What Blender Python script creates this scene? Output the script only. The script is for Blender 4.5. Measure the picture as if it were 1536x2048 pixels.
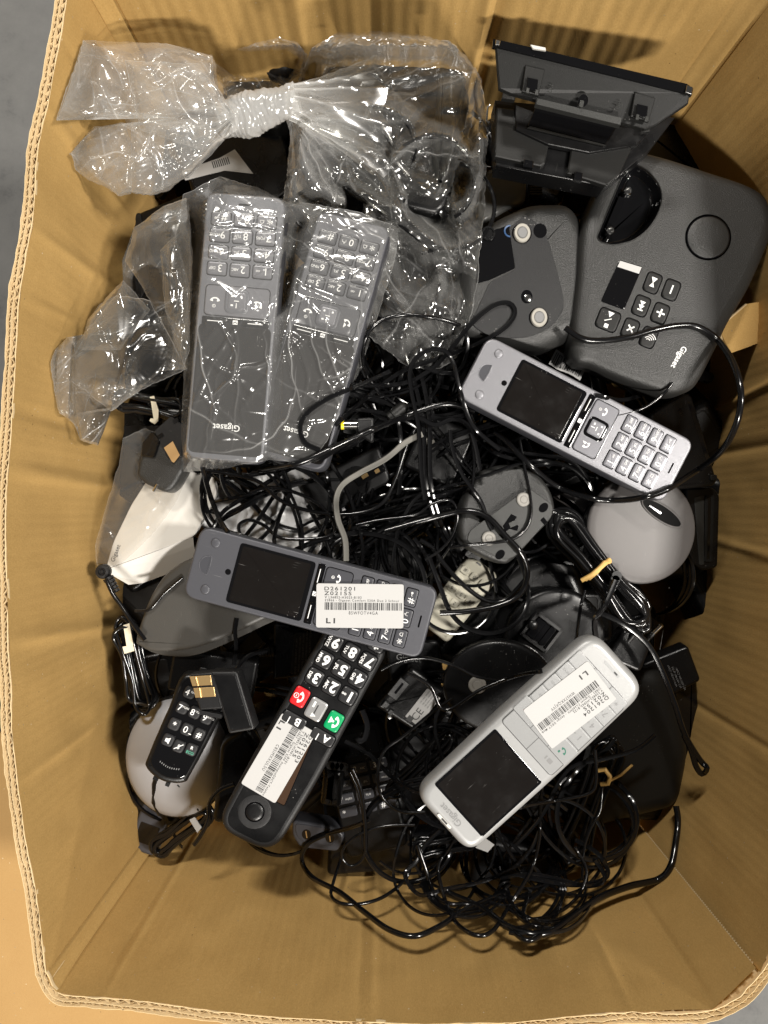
import bpy, math, random
import numpy as np
from mathutils import Vector, Matrix, noise
from mathutils.geometry import tessellate_polygon
rnd = random.Random(7)
for o in list(bpy.data.objects): bpy.data.objects.remove(o)
SC = bpy.context.scene
COL = SC.collection
# ------------------------------------------------------------------ camera, world, lamps, exposure
D, F = 0.52, 1480.0                      # camera height above the heap plane (m), focal length in photo pixels
cam = bpy.data.cameras.new('camera'); camo = bpy.data.objects.new('camera', cam); COL.objects.link(camo)
cam.sensor_fit = 'VERTICAL'; cam.sensor_height = 36; cam.sensor_width = 27; cam.lens = 36 * F / 2048
cam.clip_start = 0.01; cam.clip_end = 50
camo.location = (0, 0, D); SC.camera = camo
W = bpy.data.worlds.new('World'); SC.world = W; W.use_nodes = True
bg = W.node_tree.nodes['Background']; bg.inputs[0].default_value = (1.0, 0.97, 0.93, 1); bg.inputs[1].default_value = 0.045
def lamp(name, loc, size, power, col=(1, 0.95, 0.88), aim=(0, 0, -0.05)):
    l = bpy.data.lights.new(name, 'AREA'); l.shape = 'RECTANGLE'; l.size, l.size_y = size; l.energy = power; l.color = col
    o = bpy.data.objects.new(name, l); COL.objects.link(o); o.location = loc
    o.rotation_euler = (Vector(aim) - Vector(loc)).to_track_quat('-Z', 'Y').to_euler()
    return o
lamp('ceiling_lamp', (0.45, -2.55, 2.15), (0.55, 0.20), 130)
lamp('ceiling_lamp', (1.55, -0.10, 2.15), (0.20, 0.40), 84)
lamp('ceiling_lamp', (-0.35, 1.95, 2.05), (0.45, 0.18), 62)
SC.view_settings.view_transform = 'Standard'; SC.view_settings.look = 'None'
SC.view_settings.exposure = 0.0; SC.view_settings.gamma = 1.0
SC.cycles.use_denoising = True
SC.cycles.transparent_max_bounces = 24; SC.cycles.max_bounces = 8
SC.cycles.caustics_reflective = False; SC.cycles.caustics_refractive = False
SC.cycles.sample_clamp_indirect = 4.0

# ------------------------------------------------------------------ pixel ray helper: a point at height z seen at photo pixel (px, py)
def P(px, py, z=0.0):
    k = (D - z) / F
    return Vector(((px - 768) * k, -(py - 1024) * k, z))
def PI(px, py, z=0.0):
    """like P, but kept inside the box walls: raised along the sight line where it would pass through one"""
    for lim, c in ((.268, py - 1024), (.298, 1024 - py), (.196, 768 - px), (.225, px - 768)):
        if c > 0: z = max(z, D - lim * F / c)
    return P(px, py, z)
# ------------------------------------------------------------------ materials
MATS = {}
def lin(c):
    return tuple(((v / 255) / 12.92 if v / 255 <= .04045 else ((v / 255 + .055) / 1.055) ** 2.4) for v in c)
def mat(name, col, rough=.4, metal=0., spec=.5, grain=None, dust=0., var=0., coat=0., smudge=0., scratch=0.):
    m = bpy.data.materials.new(name); m.use_nodes = True; MATS[name] = m
    n = m.node_tree.nodes; L = m.node_tree.links; b = n['Principled BSDF']
    b.inputs['Base Color'].default_value = (*col, 1); b.inputs['Roughness'].default_value = rough
    b.inputs['Metallic'].default_value = metal; b.inputs['Specular IOR Level'].default_value = spec
    if coat: b.inputs['Coat Weight'].default_value = coat; b.inputs['Coat Roughness'].default_value = .08
    tc = n.new('ShaderNodeTexCoord'); csock = None
    if var:
        t = n.new('ShaderNodeTexNoise'); t.inputs['Scale'].default_value = 60; t.inputs['Detail'].default_value = 5
        L.new(tc.outputs['Object'], t.inputs['Vector'])
        mx = n.new('ShaderNodeMix'); mx.data_type = 'RGBA'
        mx.inputs['A'].default_value = (*[c * (1 - var) for c in col], 1); mx.inputs['B'].default_value = (*[min(1, c * (1 + var)) for c in col], 1)
        L.new(t.outputs['Fac'], mx.inputs['Factor']); csock = mx.outputs['Result']
    if dust:
        v = n.new('ShaderNodeTexVoronoi'); v.inputs['Scale'].default_value = 420; v.inputs['Randomness'].default_value = 1
        L.new(tc.outputs['Object'], v.inputs['Vector'])
        t2 = n.new('ShaderNodeTexNoise'); t2.inputs['Scale'].default_value = 45; L.new(tc.outputs['Object'], t2.inputs['Vector'])
        mr = n.new('ShaderNodeMapRange'); mr.inputs['From Min'].default_value = .5; mr.inputs['From Max'].default_value = .75
        mr.inputs['To Min'].default_value = .0; mr.inputs['To Max'].default_value = .17; L.new(t2.outputs['Fac'], mr.inputs['Value'])
        lt = n.new('ShaderNodeMath'); lt.operation = 'LESS_THAN'; L.new(v.outputs['Distance'], lt.inputs[0]); L.new(mr.outputs[0], lt.inputs[1])
        ml = n.new('ShaderNodeMath'); ml.operation = 'MULTIPLY'; ml.inputs[1].default_value = dust; L.new(lt.outputs[0], ml.inputs[0])
        mx2 = n.new('ShaderNodeMix'); mx2.data_type = 'RGBA'; mx2.inputs['A'].default_value = (*col, 1)
        if csock: L.new(csock, mx2.inputs['A'])
        mx2.inputs['B'].default_value = (.55, .53, .5, 1); L.new(ml.outputs[0], mx2.inputs['Factor']); csock = mx2.outputs['Result']
    if scratch:
        mp = n.new('ShaderNodeMapping'); mp.inputs['Scale'].default_value = (1, .05, 1); mp.inputs['Rotation'].default_value = (0, 0, .6); L.new(tc.outputs['Object'], mp.inputs['Vector'])
        t = n.new('ShaderNodeTexNoise'); t.inputs['Scale'].default_value = 1400; t.inputs['Detail'].default_value = 2; L.new(mp.outputs[0], t.inputs['Vector'])
        t3 = n.new('ShaderNodeTexNoise'); t3.inputs['Scale'].default_value = 60; L.new(tc.outputs['Object'], t3.inputs['Vector'])
        m1 = n.new('ShaderNodeMapRange'); m1.inputs['From Min'].default_value = .70; m1.inputs['From Max'].default_value = .78; L.new(t.outputs['Fac'], m1.inputs['Value'])
        m2 = n.new('ShaderNodeMapRange'); m2.inputs['From Min'].default_value = .5; m2.inputs['From Max'].default_value = .65; m2.inputs['To Max'].default_value = scratch; L.new(t3.outputs['Fac'], m2.inputs['Value'])
        m3 = n.new('ShaderNodeMath'); m3.operation = 'MULTIPLY'; L.new(m1.outputs[0], m3.inputs[0]); L.new(m2.outputs[0], m3.inputs[1])
        mx3 = n.new('ShaderNodeMix'); mx3.data_type = 'RGBA'; mx3.inputs['A'].default_value = (*col, 1); mx3.inputs['B'].default_value = (.45, .44, .42, 1)
        if csock: L.new(csock, mx3.inputs['A'])
        L.new(m3.outputs[0], mx3.inputs['Factor']); csock = mx3.outputs['Result']
    if csock: L.new(csock, b.inputs['Base Color'])
    if smudge:
        t = n.new('ShaderNodeTexNoise'); t.inputs['Scale'].default_value = 70; t.inputs['Detail'].default_value = 6
        L.new(tc.outputs['Object'], t.inputs['Vector'])
        mr = n.new('ShaderNodeMapRange'); mr.inputs['To Min'].default_value = max(.02, rough - smudge); mr.inputs['To Max'].default_value = rough + smudge
        mr.inputs['From Min'].default_value = .3; mr.inputs['From Max'].default_value = .7
        L.new(t.outputs['Fac'], mr.inputs['Value']); L.new(mr.outputs[0], b.inputs['Roughness'])
    if grain:
        t = n.new('ShaderNodeTexNoise'); t.inputs['Scale'].default_value = grain[0]; t.inputs['Detail'].default_value = 3
        L.new(tc.outputs['Object'], t.inputs['Vector'])
        bp = n.new('ShaderNodeBump'); bp.inputs['Strength'].default_value = grain[1]; bp.inputs['Distance'].default_value = .0003
        L.new(t.outputs['Fac'], bp.inputs['Height']); L.new(bp.outputs[0], b.inputs['Normal'])
    return m
BLK = mat('black_plastic', (.005, .005, .0053), .3, spec=.32, grain=(1800, .25), dust=.25, smudge=.08, scratch=.2)
BLKM = mat('matt_black_plastic', (.008, .008, .0085), .45, spec=.4, grain=(2200, .45), dust=.3, scratch=.2)
GLS = mat('gloss_black', (.004, .004, .0045), .06, dust=.12, smudge=.03)
SCRN = mat('dark_display_glass', (.007, .006, .0055), .14, dust=.6, smudge=.1, scratch=.35)
SCRB = mat('brown_display_glass', (.045, .026, .016), .12, dust=.15)
CRD = mat('black_cord', (.004, .004, .0044), .17, spec=.5, grain=(260, .08))
CRDG = mat('grey_cord', (.15, .145, .13), .35)
GREY = mat('charcoal_textured_plastic', (.018, .018, .0172), .42, grain=(1300, 1.0), var=.1, scratch=.2)
GREYL = mat('warm_grey_plastic', (.045, .043, .039), .45, grain=(2000, .35), var=.08, scratch=.2)
GREY2 = mat('dark_grey_plastic', (.0095, .0095, .009), .45, spec=.28, grain=(2000, .35), dust=.15)
GREY3 = mat('greenish_grey_plastic', (.022, .0225, .021), .45, spec=.4, grain=(1800, .4), var=.1)
SLATE = mat('slate_blue_metal_paint', (.062, .063, .072), .42, metal=.2, grain=(3500, .3), dust=.2, scratch=.35)
SLATE2 = mat('slate_metal_paint_with_sheen', (.20, .20, .215), .40, metal=.45, grain=(3500, .3), dust=.2, scratch=.35)  # slate paint, lightened in its colour for the lamp sheen on one handset
SLATEM = mat('mid_slate_metal_paint', (.11, .112, .125), .42, metal=.25, grain=(3500, .3), dust=.2)
SLOTB = mat('slot_black', (.003, .003, .003), .6, spec=.08)
SLKEY = mat('slate_key', (.045, .046, .053), .35, grain=(2500, .2))
SLKEY2 = mat('light_slate_key', (.15, .15, .165), .35, metal=.3, grain=(2500, .2))
KEYB = mat('black_key', (.018, .018, .019), .33, grain=(2500, .2))
SLV = mat('silver_paint', (.285, .287, .285), .38, metal=.2, grain=(3500, .2), dust=.05)
SLVK = mat('silver_key', (.24, .243, .243), .36, metal=.2, grain=(3500, .15))
MAUVE = mat('warm_silver_paint', (.088, .082, .080), .46, metal=.12, grain=(3500, .25), var=.06, scratch=.2)
SILV2 = mat('pale_silver_paint', (.40, .405, .425), .42, metal=.2, grain=(3000, .3), var=.06, scratch=.2)
WHT = mat('white_plastic', (.50, .485, .45), .4, grain=(2500, .15))
IVORY = mat('ivory_plastic', (.46, .44, .36), .42, grain=(2500, .15))
PAPER = mat('white_paper_label', (.395, .392, .385), .75, grain=(700, .1), var=.03)
INK = mat('black_print', (.02, .02, .02), .6)
WINK = mat('white_print', (.75, .75, .74), .5)
GINK = mat('grey_print', (.16, .16, .16), .5)
TINK = mat('green_print', (.06, .3, .2), .5)
CHROME = mat('chrome', (.75, .74, .72), .14, metal=1)
BRSH = mat('brushed_aluminium_key', (.55, .55, .55), .28, metal=.7, grain=(900, .3))
GOLD = mat('gold_contact', (.62, .42, .19), .3, metal=.75, grain=(900, .3))
KRAFT = mat('kraft_sticker', (.42, .26, .11), .5)
RED = mat('red_key', (.55, .012, .016), .35, grain=(2500, .2))
GRN = mat('green_key', (.0, .27, .09), .35, grain=(2500, .2))
RUB = mat('pale_rubber', (.30, .285, .25), .6, grain=(1500, .3))
RUBG = mat('grey_rubber', (.22, .21, .19), .5, grain=(1500, .3))
YEL = mat('yellow_ring', (.75, .6, .02), .4)
BLUE = mat('blue_ring', (.03, .07, .16), .4)
BAND = mat('tan_rubber_band', (.60, .38, .12), .55, grain=(400, .5))
TIE = mat('cream_paper_tie', (.62, .56, .42), .6, grain=(500, .5), var=.1)
FOIL = mat('pale_crumpled_film', (.55, .55, .55), .3, grain=(200, .3))
POUCH = mat('smoky_pouch', (.10, .10, .095), .4, grain=(300, .3))
def cardboard(name, a, b_):
    m = bpy.data.materials.new(name); m.use_nodes = True; n = m.node_tree.nodes; L = m.node_tree.links; b = n['Principled BSDF']
    b.inputs['Roughness'].default_value = .85; b.inputs['Specular IOR Level'].default_value = .15
    tc = n.new('ShaderNodeTexCoord')
    t = n.new('ShaderNodeTexNoise'); t.inputs['Scale'].default_value = 22; t.inputs['Detail'].default_value = 8; t.inputs['Roughness'].default_value = .7
    L.new(tc.outputs['Object'], t.inputs['Vector'])
    mp = n.new('ShaderNodeMapping'); mp.inputs['Scale'].default_value = (1, 1, .6); L.new(tc.outputs['Object'], mp.inputs['Vector'])
    t2 = n.new('ShaderNodeTexNoise'); t2.inputs['Scale'].default_value = 1100; t2.inputs['Detail'].default_value = 4; L.new(mp.outputs[0], t2.inputs['Vector'])
    mx0 = n.new('ShaderNodeMath'); mx0.operation = 'MULTIPLY_ADD'; mx0.inputs[1].default_value = .5; mx0.inputs[2].default_value = .0
    ad = n.new('ShaderNodeMath'); ad.operation = 'ADD'; L.new(t.outputs['Fac'], mx0.inputs[0]); L.new(mx0.outputs[0], ad.inputs[0])
    m2 = n.new('ShaderNodeMath'); m2.operation = 'MULTIPLY'; m2.inputs[1].default_value = .5; L.new(t2.outputs['Fac'], m2.inputs[0]); L.new(m2.outputs[0], ad.inputs[1])
    rp = n.new('ShaderNodeValToRGB'); rp.color_ramp.elements[0].position = .3; rp.color_ramp.elements[1].position = .7
    rp.color_ramp.elements[0].color = (*a, 1); rp.color_ramp.elements[1].color = (*b_, 1); L.new(ad.outputs[0], rp.inputs[0])
    # pale and dark fibre flecks
    v = n.new('ShaderNodeTexVoronoi'); v.inputs['Scale'].default_value = 190; L.new(tc.outputs['Object'], v.inputs['Vector'])
    lt = n.new('ShaderNodeMath'); lt.operation = 'LESS_THAN'; lt.inputs[1].default_value = .09; L.new(v.outputs['Distance'], lt.inputs[0])
    sp = n.new('ShaderNodeSeparateColor'); L.new(v.outputs['Color'], sp.inputs[0])
    gt = n.new('ShaderNodeMath'); gt.operation = 'GREATER_THAN'; gt.inputs[1].default_value = .72; L.new(sp.outputs[0], gt.inputs[0])
    an = n.new('ShaderNodeMath'); an.operation = 'MULTIPLY'; L.new(lt.outputs[0], an.inputs[0]); L.new(gt.outputs[0], an.inputs[1])
    fl = n.new('ShaderNodeMix'); fl.data_type = 'RGBA'; L.new(sp.outputs[1], fl.inputs['Factor'])
    fl.inputs['A'].default_value = (a[0] * .35, a[1] * .33, a[2] * .3, 1); fl.inputs['B'].default_value = (.62, .5, .33, 1)
    mx = n.new('ShaderNodeMix'); mx.data_type = 'RGBA'; L.new(an.outputs[0], mx.inputs['Factor']); L.new(rp.outputs[0], mx.inputs['A']); L.new(fl.outputs['Result'], mx.inputs['B'])
    L.new(mx.outputs['Result'], b.inputs['Base Color'])
    bp = n.new('ShaderNodeBump'); bp.inputs['Strength'].default_value = .3; bp.inputs['Distance'].default_value = .0004
    L.new(t2.outputs['Fac'], bp.inputs['Height']); L.new(bp.outputs[0], b.inputs['Normal'])
    return m
CARD = cardboard('kraft_cardboard', (.385, .238, .080), (.51, .325, .118))
CARDC = cardboard('pale_cardboard_edge', (.52, .38, .20), (.66, .52, .31))
CARDO = cardboard('smooth_tan_cardboard', (.36, .215, .082), (.405, .25, .10))
def concrete():
    m = mat('grey_concrete', (.2, .2, .195), .6); n = m.node_tree.nodes; L = m.node_tree.links; b = n['Principled BSDF']
    tc = n.new('ShaderNodeTexCoord'); t = n.new('ShaderNodeTexNoise'); t.inputs['Scale'].default_value = 9; t.inputs['Detail'].default_value = 9; t.inputs['Roughness'].default_value = .75
    L.new(tc.outputs['Object'], t.inputs['Vector'])
    rp = n.new('ShaderNodeValToRGB'); e = rp.color_ramp.elements; e[0].position = .3; e[0].color = (.045, .045, .046, 1); e[1].position = .48; e[1].color = (.105, .104, .10, 1)
    x = e.new(.75); x.color = (.135, .133, .127, 1)
    L.new(t.outputs['Fac'], rp.inputs[0]); L.new(rp.outputs[0], b.inputs['Base Color'])
    return m
CONC = concrete()
def film(name, haze=.022, rough=.15, tint=(.93, .93, .92), edge=.35):
    m = bpy.data.materials.new(name); m.use_nodes = True; n = m.node_tree.nodes; L = m.node_tree.links
    out = n['Material Output']; n.remove(n['Principled BSDF'])
    tr = n.new('ShaderNodeBsdfTransparent'); tr.inputs[0].default_value = (*tint, 1)
    gl = n.new('ShaderNodeBsdfGlossy'); gl.inputs['Roughness'].default_value = rough; gl.inputs[0].default_value = (1, 1, 1, 1)
    df = n.new('ShaderNodeBsdfDiffuse'); df.inputs[0].default_value = (.85, .85, .84, 1)
    tl = n.new('ShaderNodeBsdfTranslucent'); tl.inputs[0].default_value = (.85, .85, .84, 1)
    mixd = n.new('ShaderNodeMixShader'); mixd.inputs[0].default_value = .35; L.new(df.outputs[0], mixd.inputs[1]); L.new(tl.outputs[0], mixd.inputs[2])
    tc = n.new('ShaderNodeTexCoord'); t = n.new('ShaderNodeTexNoise'); t.inputs['Scale'].default_value = 160; t.inputs['Detail'].default_value = 5
    L.new(tc.outputs['Object'], t.inputs['Vector'])
    bp = n.new('ShaderNodeBump'); bp.inputs['Strength'].default_value = .06; bp.inputs['Distance'].default_value = .0012; L.new(t.outputs['Fac'], bp.inputs['Height'])
    lw = n.new('ShaderNodeLayerWeight'); lw.inputs['Blend'].default_value = .35
    pw = n.new('ShaderNodeMath'); pw.operation = 'POWER'; pw.inputs[1].default_value = 2.2; L.new(lw.outputs['Facing'], pw.inputs[0])
    ma = n.new('ShaderNodeMath'); ma.operation = 'MULTIPLY_ADD'; ma.inputs[1].default_value = edge; ma.inputs[2].default_value = haze; L.new(pw.outputs[0], ma.inputs[0])
    at = n.new('ShaderNodeAttribute'); at.attribute_name = 'crease'
    m3 = n.new('ShaderNodeMath'); m3.operation = 'MULTIPLY_ADD'; m3.inputs[1].default_value = .62; m3.use_clamp = True; L.new(at.outputs['Fac'], m3.inputs[0]); L.new(ma.outputs[0], m3.inputs[2]); ma = m3
    mh = n.new('ShaderNodeMixShader'); L.new(ma.outputs[0], mh.inputs[0]); L.new(tr.outputs[0], mh.inputs[1]); L.new(mixd.outputs[0], mh.inputs[2])
    l2 = n.new('ShaderNodeLayerWeight'); l2.inputs['Blend'].default_value = .5; fr = n.new('ShaderNodeMath'); fr.operation = 'POWER'; fr.inputs[1].default_value = 4.0; L.new(l2.outputs['Facing'], fr.inputs[0])
    fm = n.new('ShaderNodeMath'); fm.operation = 'MULTIPLY_ADD'; fm.inputs[1].default_value = .85; fm.inputs[2].default_value = .06; fm.use_clamp = True; L.new(fr.outputs[0], fm.inputs[0])
    mg = n.new('ShaderNodeMixShader'); L.new(fm.outputs[0], mg.inputs[0]); L.new(mh.outputs[0], mg.inputs[1]); L.new(gl.outputs[0], mg.inputs[2])
    L.new(mg.outputs[0], out.inputs[0])
    return m
FILM = film('clear_bag_film')
FILMH = film('cloudy_bag_film', haze=.125, rough=.16, edge=.4)
FILMP = film('taut_bag_film', haze=.085, rough=.15, edge=.3)
FILMK = film('dense_gathered_film', haze=.34, rough=.13, edge=.4)
FILMM = film('milky_bag_film', haze=.07, rough=.2, tint=(.9, .88, .85), edge=.4)

# ------------------------------------------------------------------ geometry helpers: geo = (verts, faces)
def ccw(pts):
    a = sum(pts[i - 1][0] * pts[i][1] - pts[i][0] * pts[i - 1][1] for i in range(len(pts)))
    return list(pts) if a > 0 else list(reversed(pts))
def rpoly(pts, r, n=5):
    pts = ccw(pts); out = []; N = len(pts)
    for i in range(N):
        p = Vector(pts[i][:2]); a = Vector(pts[i - 1][:2]); b = Vector(pts[(i + 1) % N][:2])
        rr = r[i % len(r)] if isinstance(r, (list, tuple)) else r
        da, db = (a - p), (b - p); t = min(rr, da.length * .49, db.length * .49)
        s, e = p + da.normalized() * t, p + db.normalized() * t
        for j in range(n + 1):
            f = j / n; out.append(tuple(s * (1 - f) ** 2 + p * (2 * f * (1 - f)) + e * f * f))
    return out
def rect(w, h, r=0, cx=0, cy=0, n=4):
    q = [(cx - w / 2, cy - h / 2), (cx + w / 2, cy - h / 2), (cx + w / 2, cy + h / 2), (cx - w / 2, cy + h / 2)]
    return rpoly(q, r, n) if r else q
def circ(r, cx=0, cy=0, n=28, ry=None):
    ry = ry or r
    return [(cx + r * math.cos(2 * math.pi * i / n), cy + ry * math.sin(2 * math.pi * i / n)) for i in range(n)]
def spl(pts, n=6):
    pts = ccw(pts); N = len(pts); out = []
    for i in range(N):
        p0, p1, p2, p3 = (Vector(pts[(i + j) % N]) for j in (-1, 0, 1, 2))
        for j in range(n):
            t = j / n
            out.append(tuple(.5 * ((2 * p1) + (p2 - p0) * t + (2 * p0 - 5 * p1 + 4 * p2 - p3) * t * t + (3 * p1 - p0 - 3 * p2 + p3) * t ** 3)))
    return out
def inset(pts, d):
    N = len(pts); out = []
    for i in range(N):
        p = Vector(pts[i]); a = Vector(pts[i - 1]); b = Vector(pts[(i + 1) % N])
        e1 = (p - a); e2 = (b - p)
        e1 = e1.normalized() if e1.length > 1e-9 else e2.normalized()
        e2 = e2.normalized() if e2.length > 1e-9 else e1
        nn = Vector((-e1.y - e2.y, e1.x + e2.x))
        if nn.length < 1e-6: nn = Vector((-e1.y, e1.x))
        nn.normalize(); c = max(.5, nn.dot(Vector((-e1.y, e1.x))))
        out.append(tuple(p + nn * d / c))
    return out
def edge(H, r, n=4, b=0):
    pr = [(b, -H)] if b == 0 else [(b, -H), (0, -H + b)]
    for j in range(n + 1):
        a = math.pi / 2 * j / n
        pr.append((r * (1 - math.cos(a)), -r + r * math.sin(a)))
    return pr
def slab(outline, prof, holes=(), top=True, bottom=False):
    o = ccw(outline); V = []; Fc = []; N = len(o)
    prof = list(prof)
    if top:
        prof.append((prof[-1][0] + .6, prof[-1][1]))
    for d, z in prof:
        for x, y in (inset(o, d) if abs(d) > 1e-9 else o): V.append((x, y, z))
    for k in range(len(prof) - 1):
        for i in range(N):
            j = (i + 1) % N; a = k * N
            Fc.append((a + i, a + j, a + N + j, a + N + i))
    if top:
        t = (len(prof) - 1) * N
        if holes:
            loops = [[Vector(V[t + i]) for i in range(N)]]; idx = list(range(t, t + N)); z = prof[-1][1]
            for h in holes:
                h = list(reversed(ccw(h))); s = len(V)
                V += [(x, y, z) for x, y in h]; idx += list(range(s, s + len(h))); loops.append([Vector((x, y, z)) for x, y in h])
            for tri in tessellate_polygon(loops):
                a, b, c = (idx[q] for q in tri)
                va, vb, vc = (Vector(V[q]) for q in (a, b, c))
                Fc.append((a, b, c) if (vb - va).cross(vc - va).z > 0 else (a, c, b))
        else: Fc.append(tuple(range(t, t + N)))
    if bottom: Fc.append(tuple(range(N - 1, -1, -1)))
    return V, Fc
def bowl(outline, rings):
    """hollow: rings (inset, z) going down from the rim, closed at the bottom"""
    o = ccw(outline); N = len(o); V = []; Fc = []
    rings = list(rings)
    for d, z in rings:
        V += [(x, y, z) for x, y in (inset(o, d) if d else o)]
    for k in range(len(rings) - 1):
        for i in range(N):
            j = (i + 1) % N; a = k * N; Fc.append((a + i, a + j, a + N + j, a + N + i))
    t = (len(rings) - 1) * N; Fc.append(tuple(range(t, t + N)))
    return V, Fc
def lathe(prof, n=40, rx=1, ry=1):
    V = []; Fc = []
    for r, z in prof:
        for i in range(n):
            a = 2 * math.pi * i / n; V.append((r * rx * math.cos(a), r * ry * math.sin(a), z))
    for k in range(len(prof) - 1):
        for i in range(n):
            j = (i + 1) % n; Fc.append((k * n + i, k * n + j, (k + 1) * n + j, (k + 1) * n + i))
    Fc.append(tuple(range((len(prof) - 1) * n, len(prof) * n)))
    return V, Fc
def join(*gs):
    V = []; Fc = []
    for v, f in gs:
        s = len(V); V += [tuple(q) for q in v]; Fc += [tuple(i + s for i in q) for q in f]
    return V, Fc
def move(g, x=0, y=0, z=0, rot=0, sc=1):
    c, s = math.cos(rot), math.sin(rot)
    return [(x + sc * (c * q[0] - s * q[1]), y + sc * (s * q[0] + c * q[1]), z + sc * q[2]) for q in g[0]], g[1]
def flat(polys, z=0):
    V = []; Fc = []
    for p in polys:
        p = ccw(p); s = len(V); V += [(x, y, z) for x, y in p]; Fc.append(tuple(range(s, s + len(p))))
    return V, Fc
def warp(g, f): return [f(*q) for q in g[0]], g[1]
def box(w, d, h, x=0, y=0, z=0, r=0):
    return move(slab(rect(w, d, r or min(w, d) * .12, n=2), [(0, -h), (0, -min(w, d) * .06), (min(w, d) * .06, 0)], bottom=True), x, y, z)
_txt = {}
def text(s, size=10, x=0, y=0, z=0, rot=0, align='C', bold=0., sx=1.0, space=1.0):
    key = (s, bold, space)
    if key not in _txt:
        c = bpy.data.curves.new('t', 'FONT'); c.body = s; c.size = 1; c.offset = bold; c.resolution_u = 3; c.space_character = space
        o = bpy.data.objects.new('t', c); COL.objects.link(o); bpy.context.view_layer.update()
        me = bpy.data.meshes.new_from_object(o.evaluated_get(bpy.context.evaluated_depsgraph_get()))
        V = [tuple(v.co) for v in me.vertices]; Fc = [tuple(p.vertices) for p in me.polygons]
        bpy.data.objects.remove(o); bpy.data.curves.remove(c); bpy.data.meshes.remove(me)
        if V:
            xs = [v[0] for v in V]; ys = [v[1] for v in V]
            _txt[key] = (V, Fc, min(xs), max(xs))
        else: _txt[key] = ([], [], 0, 0)
    V, Fc, a, b = _txt[key]
    ox = -(a + b) / 2 if align == 'C' else -a
    g = [((v[0] + ox) * size * sx, (v[1] - .35) * size, 0) for v in V], Fc
    return move(g, x, y, z, rot)
def receiver(s=10, x=0, y=0, z=0, rot=0):
    """telephone receiver glyph"""
    A = []; B = []
    for i in range(13):
        t = i / 12; a = math.radians(200 + 140 * t); w = .16 + (.18 if (t < .2 or t > .8) else 0)
        A.append((math.cos(a) * (1.0), .62 + math.sin(a) * 1.0)); B.append((math.cos(a) * (1 - w * 1.6), .62 + math.sin(a) * (1 - w * 1.6)))
    V = [(q[0], q[1], 0) for q in A] + [(q[0], q[1], 0) for q in B]
    Fc = [(i, i + 1, 14 + i, 13 + i) for i in range(12)]
    return move((V, Fc), x, y, z, rot, s * .5)
def tri(a, b, c): return [a, b, c]

def build(name, geo, m, parent=None, ang=35, smooth=True):
    me = bpy.data.meshes.new(name); me.from_pydata([tuple(v) for v in geo[0]], [], geo[1]); me.update()
    if smooth and geo[1]:
        me.polygons.foreach_set('use_smooth', [True] * len(me.polygons)); me.set_sharp_from_angle(angle=math.radians(ang))
    if m: me.materials.append(m)
    o = bpy.data.objects.new(name, me); COL.objects.link(o); o.parent = parent
    return o
def tag(o, label=None, cat=None, group=None, kind=None):
    if label: o['label'] = label
    if cat: o['category'] = cat
    if group: o['group'] = group
    if kind: o['kind'] = kind
    return o
class T:
    """a thing: an Empty at its base; local units are photo pixels (x s) at its height, x right, y up, z=0 on its top face"""
    def __init__(self, name, label, cat, cx, cy, up=(0, -1), z=0., s=1., H=30, tilt=(0, 0), group=None):
        self.k = (D - z) / F * s; self.H = H; self.c = (cx, cy); self.z = z; self.s = s
        self.th = math.atan2(-up[0], -up[1])
        R = Matrix.Rotation(self.th, 3, 'Z') @ Matrix.Rotation(math.radians(tilt[0]), 3, 'X') @ Matrix.Rotation(math.radians(tilt[1]), 3, 'Y')
        o = bpy.data.objects.new(name, None); COL.objects.link(o); o.empty_display_size = .01
        o.location = P(cx, cy, z) + R @ Vector((0, 0, -H * self.k)); o.rotation_euler = R.to_euler()
        tag(o, label, cat, group); self.o = o; self.cache = {}
    def loc(self, px, py):
        x, y = (px - self.c[0]) / self.s, -(py - self.c[1]) / self.s
        c, s = math.cos(-self.th), math.sin(-self.th)
        return (c * x - s * y, s * x + c * y)
    def locs(self, pts): return [self.loc(*p) for p in pts]
    def rot(self, right):       # local angle of an image direction
        return math.atan2(-right[1], right[0]) - self.th
    def part(self, name, geo, m, parent=None, label=None, at=None, ang=35, smooth=True, key=None):
        k = self.k
        if key and key in self.cache:
            o = bpy.data.objects.new(name, self.cache[key]); COL.objects.link(o); o.parent = parent or self.o
        else:
            V = [(v[0] * k, v[1] * k, (v[2] + (0 if parent is not None else self.H)) * k) for v in geo[0]]
            o = build(name, (V, geo[1]), m, parent or self.o, ang, smooth)
            if key: self.cache[key] = o.data
        if parent is not None:
            # sub-part: parent sits at its own offset; express in thing coordinates
            pl = parent.location; o.location = (-pl[0], -pl[1], self.H * k - pl[2])
        if at: o.location = Vector(o.location) + Vector((at[0] * k, at[1] * k, (at[2] if len(at) > 2 else 0) * k))
        if label: o['label'] = label
        return o
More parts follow.
